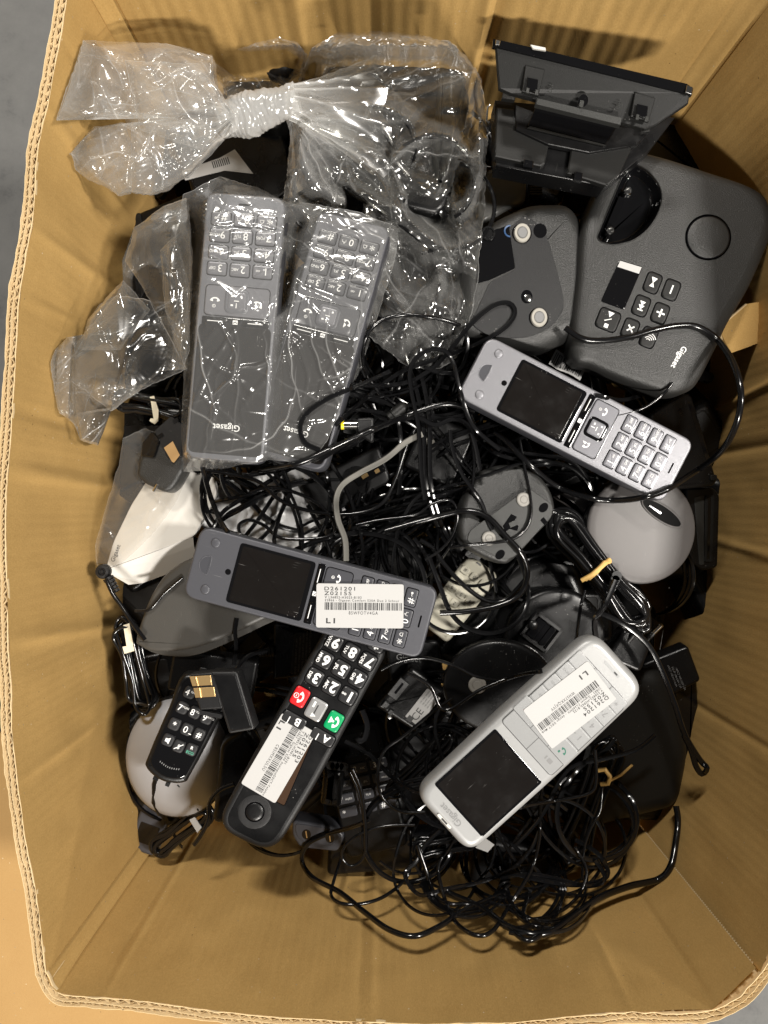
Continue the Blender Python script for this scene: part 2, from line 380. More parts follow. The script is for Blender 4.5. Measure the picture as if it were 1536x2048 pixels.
def sticker(t, cx, cy, right, w, h, lines, bars, z=.6, name='sticker', r=5):
    """paper label glued on a thing; sizes in photo pixels; lines = (text, x, y, size, align[, bold, sx])"""
    lx, ly = t.loc(cx, cy); a = t.rot(right); q = 1 / t.s
    st = t.part(name, move(slab(rect(w, h, r), [(0, -1.2), (0, .0), (.4, .3)]), lx, ly, z, a, q), PAPER)
    gs = []
    for s_, x0, x1, y, cap, bold in lines:        # fitted to its width, cap height in pixels
        text(s_, 1, bold=bold, space=1.25); _, _, a0, a1 = _txt[(s_, bold, 1.25)]; sz = cap / .72
        gs.append(move(text(s_, sz, (x0 + x1) / 2, y, .55, bold=bold, sx=(x1 - x0) / max(1e-6, (a1 - a0) * sz), space=1.25), lx, ly, z, a, q))
    t.part('print', join(*gs), INK, st)
    if bars:
        x0, x1, y0, y1 = bars; bs = []; x = x0; rr = random.Random(len(lines) + int(cx))
        while x < x1:
            wd = rr.choice([.9, .9, 1.7, 2.6]); bs.append([(x, y0), (min(x + wd, x1), y0), (min(x + wd, x1), y1), (x, y1)]); x += wd + rr.choice([.9, 1.2, 2.0])
        t.part('barcode', move(flat(bs, .5), lx, ly, z, a, q), INK, st)
    return st
# ------------------------------------------------------------------ the setting: floor, sheet under the box, the box
ZR, ZF = 0.10, -0.15                    # rim and inside floor of the box
fl = build('concrete_floor', ([(-3, -3, -.4), (3, -3, -.4), (3, 3, -.4), (-3, 3, -.4)], [(0, 1, 2, 3)]), CONC); tag(fl, kind='structure')
sh = T('cardboard_sheet', 'smooth tan cardboard sheet lying under the big open box, showing at its lower left', 'cardboard sheet', 768, 1024, z=0)
def sheet_geo():
    pts = [(-.9, -.9), (.262, -.9), (.25, -.6), (.256, -.35), (.255, -.2), (-.2, -.2), (-.5, -.204), (-.9, -.206)]
    n = len(pts); V = [(x, y, -.157) for x, y in pts] + [(x, y, -.162) for x, y in pts]
    return V, [tuple(range(n))] + [(i, n + i, n + (i + 1) % n, (i + 1) % n) for i in range(n)]
_o = build('board', sheet_geo(), CARDO, sh.o); _o.location = -sh.o.location
LEFT = [(92, 1944), (70, 1774), (50, 1674), (27, 1489), (22, 1374), (15, 1224), (12, 1024), (20, 900), (32, 700), (40, 590), (52, 515), (65, 440), (77, 295), (105, 165), (134, 0), (146, -62)]
TOP = [(188, -88), (400, -84), (768, -86), (1100, -78), (1380, -60), (1497, -48)]
RIGHT = [(1560, -18), (1668, 200), (1706, 500), (1712, 800), (1702, 1050), (1668, 1350), (1615, 1650), (1560, 1840), (1522, 1945)]
BOTTOM = [(1423, 2020), (1218, 2026), (1018, 2045), (768, 2046), (600, 2037), (475, 2027), (380, 2015), (280, 2002), (165, 1992), (115, 1985)]
def w2(p): q = P(p[0], p[1], ZR); return np.array((q.x, q.y))
def resample(pts, step):
    pts = [w2(p) if not isinstance(p, np.ndarray) else p for p in pts]; pts = np.array(pts)
    out = []
    n = len(pts)
    for i in range(n - 1):
        p0 = pts[max(i - 1, 0)]; p1 = pts[i]; p2 = pts[i + 1]; p3 = pts[min(i + 2, n - 1)]
        m = max(2, int(np.linalg.norm(p2 - p1) / step))
        for j in range(m):
            t = j / m; out.append(.5 * (2 * p1 + (p2 - p0) * t + (2 * p0 - 5 * p1 + 4 * p2 - p3) * t * t + (3 * p1 - p0 - 3 * p2 + p3) * t ** 3))
    out.append(pts[-1]); return np.array(out)
def normals(c):
    t = np.gradient(c, axis=0); t /= np.linalg.norm(t, axis=1)[:, None] + 1e-12
    return np.stack([-t[:, 1], t[:, 0]], 1)      # contour runs clockwise, so this points out of the box
bx = T('cardboard_box', 'large open brown corrugated cardboard box that holds the whole heap of phones and cables', 'cardboard box', 768, 1024, z=0)
bx.o.location = (0, 0, ZF - .006)
def bpart(name, geo, m, ang=40, label=None):
    o = build(name, geo, m, bx.o, ang); o.location = (0, 0, -(ZF - .006))
    if label: o['label'] = label
    return o
def wall(pts, wash, pitch, creases, nz, seed, low=.0006):
    c = resample(pts, .0015); nn = normals(c); n = len(c); rows = 26
    s = np.concatenate([[0], np.cumsum(np.linalg.norm(np.diff(c, axis=0), axis=1))])
    V = []; Fc = []
    for r in range(rows):
        f = r / (rows - 1); z = ZR + (ZF - ZR) * f ** 1.15
        for i in range(n):
            end = min(1, min(s[i], s[-1] - s[i]) / .02)
            d = wash * math.sin(2 * math.pi * s[i] / pitch + 2.2 * noise.noise((s[i] * 20, z * 4, seed))) * end * (1.0 + .6 * noise.noise((s[i] * 14, z * 14, seed + 9)))
            d += low * noise.noise((s[i] * 9, z * 9, seed + 3)) * end + .0006 * noise.noise((s[i] * 60, z * 30, seed + 5)) * end
            for cs, ca, cw, sl in creases:
                dd = (s[i] - cs * s[-1] - sl * (z - ZR)) / cw; d += ca * math.exp(-dd * dd)
            d = d * min(1, .25 + r * .16) - .0003
            zz = z + (nz * noise.noise((s[i] * 40, 0, seed)) if r == 0 else 0)
            q = c[i] + nn[i] * d; V.append((q[0], q[1], zz))
    for r in range(rows - 1):
        for i in range(n - 1):
            a = r * n + i; Fc.append((a, a + 1, a + n + 1, a + n))
    return V, Fc
bpart('wall', wall(LEFT, .00006, .0062, [(.19, -.001, .003, .0), (.33, -.0013, .004, .1), (.5, -.0017, .005, .03), (.56, .0012, .004, 0), (.67, -.0009, .003, -.08), (.74, -.0016, .004, -.03), (.86, -.0014, .004, .05), (.93, .001, .003, 0)], .0012, 1), CARD)
bpart('wall', wall(TOP, .00020, .0092, [(.3, -.002, .004, 0), (.42, .002, .006, 0), (.62, -.003, .004, .03), (.635, .003, .004, .03), (.8, -.001, .004, 0)], .001, 2), CARD)
bpart('wall', wall(RIGHT, .00006, .0064, [(.2, .0015, .006, .1), (.36, -.0025, .003, -.1), (.45, .0016, .004, 0), (.6, -.0016, .003, .1), (.8, .0012, .003, 0)], .001, 3, .0009), CARD)
bpart('wall', wall(BOTTOM, .00004, .006, [(.12, -.0008, .002, .0), (.52, -.0007, .002, 0), (.54, .0006, .002, 0), (.93, -.0008, .002, 0)], .001, 4), CARD)
for a, b, mid in ((LEFT[-1], TOP[0], .0025), (TOP[-1], RIGHT[0], .002), (BOTTOM[-1], LEFT[0], .002)):
    pa, pb = w2(a), w2(b); nrm = np.array((-(pb - pa)[1], (pb - pa)[0])); nrm /= np.linalg.norm(nrm)
    bpart('corner_fold', wall([a, np.array(pa * .5 + pb * .5 + nrm * mid), b], 0, .01, [(.1, .0014, .0011, 0), (.9, .0018, .0012, 0)], .0015, 8, .0008), CARD)
# glue flap of the lower right corner, its serrated cut edge standing off the right wall
pa, pb = w2(RIGHT[-1]), w2(BOTTOM[0]); nrm = np.array((pb - pa)); nrm = np.array((-nrm[1], nrm[0])); nrm /= np.linalg.norm(nrm)
bpart('glue_flap', wall([np.array(pa + nrm * -.0035 + (pb - pa) * .02), np.array(pa * .5 + pb * .5 - nrm * .001), BOTTOM[0]], .0, .01, [(.92, .001, .002, 0)], .0012, 12, .0006), CARD)
V = []; Fc = []
for i in range(90):                     # the little teeth of the cut edge
    z = ZR - .004 - i * .0024; q = pa + nrm * -.0035 + (pb - pa) * .02; e = (pa - pb) / np.linalg.norm(pa - pb)
    s0 = len(V); V += [(q[0], q[1], z), (q[0] + e[0] * .0011, q[1] + e[1] * .0011, z - .0012), (q[0], q[1], z - .0024), (q[0] - nrm[0] * -.0007, q[1] - nrm[1] * -.0007, z - .0012)]
    Fc += [(s0, s0 + 1, s0 + 2), (s0, s0 + 3, s0 + 2), (s0 + 1, s0 + 3, s0 + 2), (s0, s0 + 1, s0 + 3)]
bpart('serrated_edge', (V, Fc), CARDC)
V = []; Fc = []
for i in range(2):
    q = pa + nrm * (.0012 if i else -.0028); V += [(q[0], q[1], ZR - .002), (q[0], q[1], ZF)]
# inside floor
ring = np.concatenate([np.array([w2(p) for p in S_]) for S_ in (LEFT, TOP, RIGHT, BOTTOM)])
bpart('bottom_panel', flat([[tuple(p) for p in ring]], ZF), CARD)
full = resample(LEFT + TOP + RIGHT + BOTTOM + [LEFT[0]], .0011)[:-1]
fn = normals(np.concatenate([full[-3:], full, full[:3]]))[3:-3]
for _ in range(6): fn = (np.roll(fn, 1, 0) + fn * 2 + np.roll(fn, -1, 0)); fn /= np.linalg.norm(fn, axis=1)[:, None]
fs = np.concatenate([[0], np.cumsum(np.linalg.norm(np.diff(full, axis=0), axis=1))])
jit = np.array([.0007 * noise.noise((s_ * 30, 0, 1)) for s_ in fs])
def ribbon(off, thick, h, seed, zamp=.0012, drop=0., wob=.0):
    n = len(full); V = []; Fc = []
    for i in range(n):
        zt = ZR + zamp * noise.noise((fs[i] * 45, seed, 0)) + zamp * .8 * noise.noise((fs[i] * 160, seed, 2)) - drop
        o_ = off(i) if callable(off) else off + jit[i] + wob * noise.noise((fs[i] * 120, seed, 4))
        for d, z in ((o_, zt - h), (o_, zt - .0002), (o_ + thick * .2, zt), (o_ + thick * .8, zt), (o_ + thick, zt - .0002), (o_ + thick, zt - h)):
            q = full[i] + fn[i] * d; V.append((q[0], q[1], z))
    for i in range(n):
        j = (i + 1) % n
        for k in range(5): Fc.append((i * 6 + k, j * 6 + k, j * 6 + k + 1, i * 6 + k + 1))
    return V, Fc
bpart('liner', ribbon(.0000, .0006, .0022, 1, wob=.0003), CARDC)
bpart('liner', ribbon(.0034, .00035, .02, 5), CARDC)
bpart('liner', ribbon(.0061, .0004, .2, 9, wob=.0003), CARDC)
def fl_off(a, b, pitch):
    def f(i):
        ph = 2 * math.pi * fs[i] / pitch + 1.5 * noise.noise((fs[i] * 25, 3, 3)); tw = 2 / math.pi * math.asin(math.sin(ph) * .97)
        return a + (b - a) * (.5 + .5 * tw) + jit[i]
    return f
bpart('flute', ribbon(fl_off(.0006, .0032, .0058), .00022, .02, 13, zamp=.0008, drop=.0008), CARDC)
bpart('flute', ribbon(fl_off(.0038, .0059, .0042), .0002, .02, 17, zamp=.0008, drop=.001), CARDC)
n = len(full); V = []; Fc = []
for i in range(n):
    for d in (.0014, .0063): q = full[i] + fn[i] * d; V.append((q[0], q[1], ZR - .03))
for i in range(n): j = (i + 1) % n; Fc.append((2 * i, 2 * j, 2 * j + 1, 2 * i + 1))
bpart('board_core', (V, Fc), CARD)
# ------------------------------------------------------------------ films (bags): star-shaped sheets laid over what is below
def cast_depth(pts2, zmax=.3, zdef=-.05):
    """height of what is already built below each world (x, y)"""
    bpy.context.view_layer.update(); dg = bpy.context.evaluated_depsgraph_get(); out = np.empty(len(pts2))
    for i, (x, y) in enumerate(pts2):
        hit, co, *_ = SC.ray_cast(dg, (x, y, zmax), (0, 0, -1)); out[i] = co.z if hit else zdef
    return out
def tri_w(x): return 2 / math.pi * np.arcsin(np.sin(x))
def creases(X, Y, n, slope, seed, wid=(.0012, .004), length=(.015, .06), pole=None, sign=0):
    """folds: (height, whitening mask); slope = steepest flank"""
    r = np.random.RandomState(seed); Z = np.zeros_like(X); M = np.zeros_like(X); x0, x1, y0, y1 = X.min(), X.max(), Y.min(), Y.max()
    for _ in range(n):
        cx, cy = r.uniform(x0, x1), r.uniform(y0, y1); a = r.uniform(0, math.pi); w = r.uniform(*wid); Ln = r.uniform(*length); A = slope * w * r.uniform(.35, 1) * (sign or r.choice([1, 1, -1]))
        if pole is not None and r.rand() < .75: a = math.atan2(cy - pole[1], cx - pole[0]) + r.normal(0, .14)
        dx, dy = X - cx, Y - cy; u = dx * math.cos(a) + dy * math.sin(a); v = -dx * math.sin(a) + dy * math.cos(a) + .3 * Ln * (u / Ln) ** 2 * r.normal(0, 1) + .0006 * np.sin(u * r.uniform(200, 500) + r.uniform(0, 6))
        win = np.clip(1 - np.abs(u) / Ln, 0, 1)
        Z += A * .7 * np.cos(np.clip(np.abs(v) / w, 0, 1) * math.pi / 2) ** 2 * win ** .8
        if r.rand() < .4: M = np.maximum(M, np.clip(1 - np.abs(v) / .0007, 0, 1) * win ** .7 * r.uniform(.1, .8) ** 1.8)
    return Z, M
def facets(X, Y, n, scale, amp, seed):
    r = np.random.RandomState(seed); U, V_ = X / scale, Y / scale; Z = np.zeros_like(X)
    wx = .5 * np.sin(U * 1.3 + r.uniform(0, 6)) + .4 * np.sin(V_ * 1.7 + 2); wy = .5 * np.sin(V_ * 1.1 + r.uniform(0, 6)) + .4 * np.sin(U * 1.9 + 1)
    for i in range(n):
        a = r.uniform(0, math.pi); f = r.uniform(.6, 2.6); Z += amp / (f ** .8) * tri_w(f * ((U + wx) * math.cos(a) + (V_ + wy) * math.sin(a)) + r.uniform(0, 6))
    return Z / math.sqrt(n)
def star(poly, centre, nth=220, nr=56, jag=0., seed=0):
    """polar grid of photo pixels over a star-shaped outline"""
    pts = np.array(poly, float); c = np.array(centre, float); d = np.diff(np.vstack([pts, pts[:1]]), axis=0); seg = np.linalg.norm(d, axis=1)
    cum = np.concatenate([[0], np.cumsum(seg)]); tt = np.linspace(0, cum[-1], nth, endpoint=False); b = []
    for t in tt:
        i = min(np.searchsorted(cum, t, 'right') - 1, len(pts) - 1); b.append(pts[i] + d[i] * ((t - cum[i]) / seg[i]))
    b = np.array(b)
    if jag:
        r = np.array([noise.noise((p[0] * .03, p[1] * .03, seed)) + .6 * noise.noise((p[0] * .11, p[1] * .11, seed)) for p in b]); e = b - c; b = b + e / np.linalg.norm(e, axis=1)[:, None] * r[:, None] * jag
    rr = np.linspace(0, 1, nr) ** .85
    return c[None, None] + rr[:, None, None] * (b - c)[None]
_wl = np.array([w2(p) for p in LEFT]); WLY, WLX = _wl[:, 1], _wl[:, 0]
def film_sheet(name, parent, G, Z, m, M=None, hem=.3):
    nr, nth, _ = G.shape
    for _ in range(3):                  # keep the film in front of the left wall
        kk = (D - Z) / F; xw = np.interp(-(G[..., 1] - 1024) * kk, WLY, WLX) + .002; Z = np.maximum(Z, np.where(G[..., 0] < 560, D + xw * F / np.maximum(768 - G[..., 0], 1), -9))
    k = (D - Z) / F; X = (G[..., 0] - 768) * k; Y = -(G[..., 1] - 1024) * k
    V = np.stack([X, Y, Z], -1).reshape(-1, 3)
    if parent: V = V - np.array(parent.location)
    i = np.arange(nth); j = (i + 1) % nth; rr = np.arange(nr - 1)[:, None] * nth
    Fc = np.stack([rr + i, rr + j, rr + nth + j, rr + nth + i], -1).reshape(-1, 4)
    o = build(name, (V.tolist(), Fc.tolist()), m, parent, ang=24)
    M = np.zeros_like(Z) if M is None else M.copy(); M[-1] = np.maximum(M[-1], hem)
    at = o.data.attributes.new('crease', 'FLOAT', 'POINT'); at.data.foreach_set('value', M.ravel().astype(np.float32))
    return o
def bag_root(name, label, px, py, z, group=None):
    o = bpy.data.objects.new(name, None); COL.objects.link(o); o.location = P(px, py, z); return tag(o, label, 'plastic bag', group)
def grid_xy(G, z=.03):
    k = (D - z) / F; return (G[..., 0] - 768) * k, -(G[..., 1] - 1024) * k
def drape(G, zg, iters=120, lift=.0012, edge_z=None):
    """taut membrane over the objects below (polar grid)"""
    X, Y = grid_xy(G, zg); q = 2; Xc, Yc = X[::q, ::q], Y[::q, ::q]
    Hc = cast_depth(np.stack([Xc.ravel(), Yc.ravel()], 1)).reshape(Xc.shape)
    ri = np.clip(np.arange(X.shape[0]) / q, 0, Hc.shape[0] - 1); r0 = np.floor(ri).astype(int); r1 = np.minimum(r0 + 1, Hc.shape[0] - 1); fr = (ri - r0)[:, None]
    Hr = Hc[r0] * (1 - fr) + Hc[r1] * fr; ti = np.arange(X.shape[1]) / q; t0 = np.floor(ti).astype(int) % Hc.shape[1]; t1 = (t0 + 1) % Hc.shape[1]; ft = (ti - np.floor(ti))[None]
    H = np.maximum(Hr[:, t0] * (1 - ft) + Hr[:, t1] * ft, 0) * 0 + np.maximum(Hr[:, t0], Hr[:, t1]) + lift
    Z = H.copy()
    if edge_z is not None: Z[-1] = np.maximum(H[-1], edge_z)
    e = Z[-1].copy()
    for _ in range(8): e = np.maximum(H[-1], (np.roll(e, 1) + np.roll(e, -1)) / 2)
    Z[-1] = e
    for _ in range(iters):
        nb = (np.roll(Z, 1, 1) + np.roll(Z, -1, 1)) * .5; up = np.vstack([Z[1:2].mean() * np.ones((1, Z.shape[1])), Z[:-1]]); dn = np.vstack([Z[1:], Z[-1:]])
        N_ = (nb + (up + dn) * .5) * .5; N_[0] = Z[1].mean(); N_[-1] = e; Z = np.maximum(H, N_)
    return Z
# ------------------------------------------------------------------ cords
def catmull(pts, step=6.):
    pts = np.array(pts, float); out = []; n = len(pts)
    for i in range(n - 1):
        p0, p1, p2, p3 = pts[max(i - 1, 0)], pts[i], pts[i + 1], pts[min(i + 2, n - 1)]
        m = max(3, int(np.linalg.norm((p2 - p1)[:2]) / step))
        for j in range(m):
            t = j / m; out.append(.5 * (2 * p1 + (p2 - p0) * t + (2 * p0 - 5 * p1 + 4 * p2 - p3) * t * t + (3 * p1 - p0 - 3 * p2 + p3) * t ** 3))
    out.append(pts[-1]); return np.array(out)
def tube_geo(Wp, rad, twin=False, ns=8, twist=0.):
    Wp = np.array(Wp); n = len(Wp); t = np.gradient(Wp, axis=0); t /= np.linalg.norm(t, axis=1)[:, None] + 1e-12
    up = np.array((0, 0, 1.)); V = []; Fc = []
    if twin:
        cs = []
        for i in range(5): a = math.radians(50 + 65 * i); cs.append((-.92 + math.cos(a), math.sin(a)))
        for i in range(5): a = math.radians(-130 + 65 * i); cs.append((.92 + math.cos(a), math.sin(a)))
    else: cs = [(math.cos(2 * math.pi * i / ns), math.sin(2 * math.pi * i / ns)) for i in range(ns)]
    m = len(cs); ps = None
    for i in range(n):
        s = np.cross(t[i], up); 
        if np.linalg.norm(s) < .15 and ps is not None: s = ps - t[i] * ps.dot(t[i])
        s /= np.linalg.norm(s) + 1e-9
        if ps is not None and s.dot(ps) < 0: s = -s
        ps = s; u = np.cross(s, t[i])
        if twist: c_, s_ = math.cos(twist * i), math.sin(twist * i); s, u = c_ * s + s_ * u, -s_ * s + c_ * u
        for a, b in cs: V.append(tuple(Wp[i] + (s * a + u * b) * rad))
    for i in range(n - 1):
        for j in range(m): q = (j + 1) % m; Fc.append((i * m + j, i * m + q, (i + 1) * m + q, (i + 1) * m + j))
    Fc += [tuple(range(m - 1, -1, -1)), tuple(range((n - 1) * m, n * m))]
    return V, Fc
DG = [None]
def refresh(): bpy.context.view_layer.update(); DG[0] = bpy.context.evaluated_depsgraph_get()
def cord(name, label, pts, z=.0, r=4., twin=False, m=None, group=None, over=True, parent=None, cat='cord', kind=None, lift=0., cap=.04):
    """pts = photo pixels (px, py[, z]); over=True lays it on whatever is already there"""
    if over and DG[0] is None: refresh()
    p3 = [(p[0], p[1], p[2] if len(p) > 2 else z) for p in pts]; c = catmull(p3); rad = r * (.74 if twin else .95) * (D - z) / F
    zz = c[:, 2].copy()
    if over:
        for i, (px, py, z0) in enumerate(c):
            d = (P(px, py, 0) - Vector((0, 0, D))).normalized(); hit, co, _n, _f, ob_, _m = SC.ray_cast(DG[0], (0, 0, D), d)
            if hit: zz[i] = max(z0, (co.z if ob_.parent is bx.o else min(co.z, z0 + cap)) + rad * 1.05 + lift)
        w = 5; pad = np.pad(zz, w, 'edge'); mx = np.array([pad[i:i + 2 * w + 1].max() for i in range(len(zz))])
        pad = np.pad(mx, w, 'edge'); zz = np.array([pad[i:i + 2 * w + 1].mean() for i in range(len(zz))])
    Wp = [PI(c[i][0], c[i][1], zz[i]) for i in range(len(c))]
    geo = tube_geo([tuple(q) for q in Wp], rad, twin)
    if parent is not None:
        o = build(name, geo, m or CRD, parent, 50); o.matrix_parent_inverse = parent.matrix_world.inverted() if False else Matrix.Identity(4)
        Mi = parent.matrix_basis.inverted(); o.data.transform(Mi)
        if label: o['label'] = label
        return o
    mid = Vector(Wp[len(Wp) // 2]); geo = ([tuple(Vector(v) - mid) for v in geo[0]], geo[1]); o = build(name, geo, m or CRD, None, 50); o.location = mid
    return tag(o, label, cat, group, kind)
# ------------------------------------------------------------------ buried layer: black adapters added to keep the gaps dark
def adapter(cx, cy, ang, z, label, s=1., group=None, tilt=(0, 0)):
    t = T('power_adapter', label, 'power adapter', cx, cy, (math.sin(ang), -math.cos(ang)), z, s, 70, tilt, group)
    t.part('body', slab(rect(74, 96, 12), edge(70, 9, 3, 8)), BLK)
    t.part('rating_plate', move(slab(rect(50, 60, 5), [(0, -1), (0, .5), (.6, .8)]), 0, -6), BLKM)
    t.part('strain_relief', join(*[move(lathe([(0, -5), (9 - i, -4), (9 - i, 4), (0, 5)], 12), 0, 54 + i * 9, -26) for i in range(3)]), BLKM)
    return t
rg = random.Random(11)
spots = []
for gy in range(150, 1680, 118):
    for gx in range(300, 1400, 122):
        spots.append((gx + rg.uniform(-30, 30), gy + rg.uniform(-30, 30)))
pro = None
def copy_thing(t, cx, cy, ang, z, tilt):
    r = t.o.copy(); COL.objects.link(r); r.location = P(cx, cy, z)
    r.rotation_euler = (math.radians(tilt[0]), math.radians(tilt[1]), ang)
    for ch in t.o.children:
        c = ch.copy(); COL.objects.link(c); c.parent = r
    return r
for i, (x, y) in enumerate(spots):
    if pro is None: pro = adapter(x, y, 0, -.1, 'added black adapter filling a gap between the cables so it stays dark', 1.4, 'added black adapters darkening the gaps in the heap')
    else: copy_thing(pro, x, y, rg.uniform(0, 6.28), rg.uniform(-.13, -.10), (rg.uniform(-22, 22), rg.uniform(-22, 22)))
# tangle of nameless cords: one mass nobody could count
def meander(r, region, n, z0, z1, x=None, y=None, curl=.038):
    x = x if x is not None else r.uniform(region[0], region[2]); y = y if y is not None else r.uniform(region[1], region[3]); a = r.uniform(0, 6.28); w = r.gauss(0, .2); z = r.uniform(z0, z1); vz = 0; pts = []; cx, cy = (region[0] + region[2]) / 2, (region[1] + region[3]) / 2
    for _ in range(n):
        pts.append((x, y, z)); w = w * .93 + r.gauss(0, curl)
        if not (region[0] < x < region[2] and region[1] < y < region[3]):
            df = (math.atan2(cy - y, cx - x) - a + math.pi) % (2 * math.pi) - math.pi; w = max(-.24, min(.24, df))
        a += w; x += 21 * math.cos(a); y += 21 * math.sin(a); vz = vz * .8 + r.gauss(0, .0016); z = min(max(z + vz, z0), z1)
    return pts
def tangle(label, specs, seed):
    r = random.Random(seed); gs = []
    for region, cnt, n, z0, z1, rad in specs:
        for _ in range(cnt):
            c = catmull(meander(r, region, n, z0, z1), 9.); ra = rad * r.uniform(.75, 1.15); tw = r.random() < .45
            for _k in range(r.choice([1, 1, 1, 2, 3])):
                ox, oy, oz = r.uniform(-13, 13), r.uniform(-13, 13), r.uniform(-.004, .004); L0 = r.uniform(0, .15); cc = c[int(L0 * len(c)):]
                if _k == 0: ox = oy = oz = 0
                wv = np.sin(np.arange(len(cc)) * r.uniform(.03, .08) + r.uniform(0, 6)) * 5
                gs.append(tube_geo([tuple(PI(q[0] + ox + wv[i], q[1] + oy - wv[i], q[2] + oz)) for i, q in enumerate(cc)], ra * (.6 if tw else .9) * (D - (z0 + z1) / 2) / F, tw, 6))
    o = build('cable_tangle', join(*gs), CRD, None, 50); return tag(o, label, 'cable tangle', None, 'stuff')
tangle('mass of thin glossy black cables tangled in the middle of the box', [((470, 690, 1110, 1160), 66, 44, -.07, -.005, 4.0), ((420, 260, 1270, 1590), 44, 40, -.10, -.06, 4.2)], 3)
tangle('mass of loose thin black cables spilling below the silver phone', [((720, 1480, 1180, 1720), 22, 44, -.075, -.015, 4.0), ((330, 1230, 640, 1590), 9, 24, -.09, -.05, 3.8)], 5)
# ------------------------------------------------------------------ lower objects
def poly_thing(name, label, cat, cx, cy, z, H, tilt=(0, 0), group=None): return T(name, label, cat, cx, cy, (0, -1), z, 1, H, tilt, group)
# right side: flat black chargers standing against the wall
t = poly_thing('charging_stand', 'flat black charging stand with a long edge slot, leaning by the right wall', 'charging stand', 1385, 880, -.035, 60, (0, 10))
t.part('housing', slab(rpoly(t.locs([(1290, 830), (1372, 783), (1385, 790), (1441, 962), (1432, 972), (1300, 985)]), 8), edge(60, 7, 3)), BLK)
t.part('slot', flat([rpoly(t.locs([(1374, 806), (1380, 803), (1425, 928), (1419, 932)]), 3)], .5), GLS)
t.part('end_cap', move(slab(rect(16, 12, 4), edge(6, 3, 2)), *t.loc(1430, 955), 4), GREY2)
t.part('vent', flat([t.locs([(1352, 820), (1360, 817), (1364, 828), (1356, 831)])], .4), GLS)
t = poly_thing('charging_stand', 'narrow grey and black charging stand behind the mauve round base at the right wall', 'charging stand', 1400, 1060, -.05, 50)
t.part('housing', slab(rpoly(t.locs([(1370, 975), (1428, 975), (1440, 990), (1436, 1135), (1405, 1142), (1375, 1120)]), 8), edge(50, 5, 3)), BLK)
t.part('side_plate', slab(rpoly(t.locs([(1388, 995), (1408, 990), (1408, 1130), (1398, 1130)]), 4), [(0, -2), (0, .6), (.6, 1)]), GREY3)
t.part('slot_frame', slab(rpoly(t.locs([(1410, 990), (1428, 990), (1424, 1124), (1408, 1124)]), 4), [(0, -2), (0, 1.6), (1, 2.2)]), GREY2)
t.part('slot', flat([rpoly(t.locs([(1415, 995), (1421, 995), (1418, 1118), (1413, 1118)]), 2)], 2.6), GLS)
# black boxes in the upper right corner behind the stand
t = poly_thing('phone_base', 'black phone base half hidden behind the grey speaker base in the upper right corner', 'phone base', 1340, 270, -.05, 60)
t.part('housing', slab(rpoly(t.locs([(1225, 210), (1370, 205), (1420, 290), (1440, 380), (1260, 390)]), 16), edge(60, 14, 4)), BLK)
# right bottom: black angular desk base
t = poly_thing('desk_phone', 'large matt black desk phone with a sloping front, right of the silver phone', 'phone base', 1290, 1570, -.045, 80)
g = slab(rpoly(t.locs([(1120, 1500), (1200, 1340), (1340, 1330), (1392, 1500), (1367, 1625), (1182, 1672), (1120, 1640)]), [20, 20, 30, 44, 46, 46, 40]), edge(90, 40, 8))
def dz(x, y, z): return (x, y, z - .35 * max(0, x - 60) * .3 - .12 * max(0, -y - 20))
t.part('housing', warp(g, dz), GREY2)
t = poly_thing('desk_phone', 'glossy black phone body standing on edge in the lower right corner of the box', 'phone', 1392, 1500, -.06, 60)
t.part('housing', slab(rpoly(t.locs([(1340, 1340), (1395, 1335), (1402, 1440), (1400, 1560), (1385, 1625), (1345, 1600)]), 14), edge(60, 12, 4)), GLS)
t = poly_thing('power_adapter', 'black power adapter with fine print lying by the right wall beside the silver phone', 'power adapter', 1350, 1370, -.05, 50, (0, -8))
t.part('body', slab(rpoly(t.locs([(1285, 1330), (1375, 1290), (1400, 1360), (1330, 1400)]), 8), edge(50, 6, 3)), BLK)
t.part('print', join(*[move(text('INPUT 100-240V 0.2A', 5), *t.loc(1345 + i * 8, 1352 + i * 3), .6, t.rot((.4, 1))) for i in range(3)]), GINK)
# mauve round base
t = T('round_charging_base', 'mauve metallic round charging base with an oval slot, under the grey handset', 'charging base', 1285, 1057, (0, -1), .0, 1, 40, (0, 4))
t.part('rim', lathe([(104, -40), (112, -34), (113, -12), (111, -6), (100, -4)], 56), BLK)
t.part('dome', lathe([(111.5, -8), (111, -5), (109, -2), (106, -.4), (95, 1.2), (75, 2.6), (50, 3.6), (25, 4.2), (8, 4.4), (.5, 4.4)], 56), MAUVE)
lx, ly = t.loc(1322, 1026)
sl = t.part('handset_slot', move(slab(circ(47, ry=14, n=40), [(0, 0), (0, 2.2), (1, 2.6)]), lx, ly, 3.0, t.rot((.84, .54))), SLOTB)
t.part('slot_rim', move(join(*[tube_geo([(47 * math.cos(a * math.pi / 20), 15 * math.sin(a * math.pi / 20), 2.6) for a in range(41)], 1.6)]), lx, ly, 3.0, t.rot((.84, .54))), MAUVE, sl)
t.part('contact_fin', move(box(30, 4, 8, -16, -2, 5), lx, ly, 3.0, t.rot((.84, .54))), GLS, sl)
t = T('charging_dock', 'small mauve curved piece wedged between the charging cradle and the mauve round base', 'charging base', 1146, 1020, (0, -1), -.015, 1, 30)
t.part('shell', slab(spl(t.locs([(1112, 992), (1145, 986), (1182, 990), (1186, 1030), (1172, 1046), (1145, 1015)])), edge(30, 8, 4)), MAUVE)
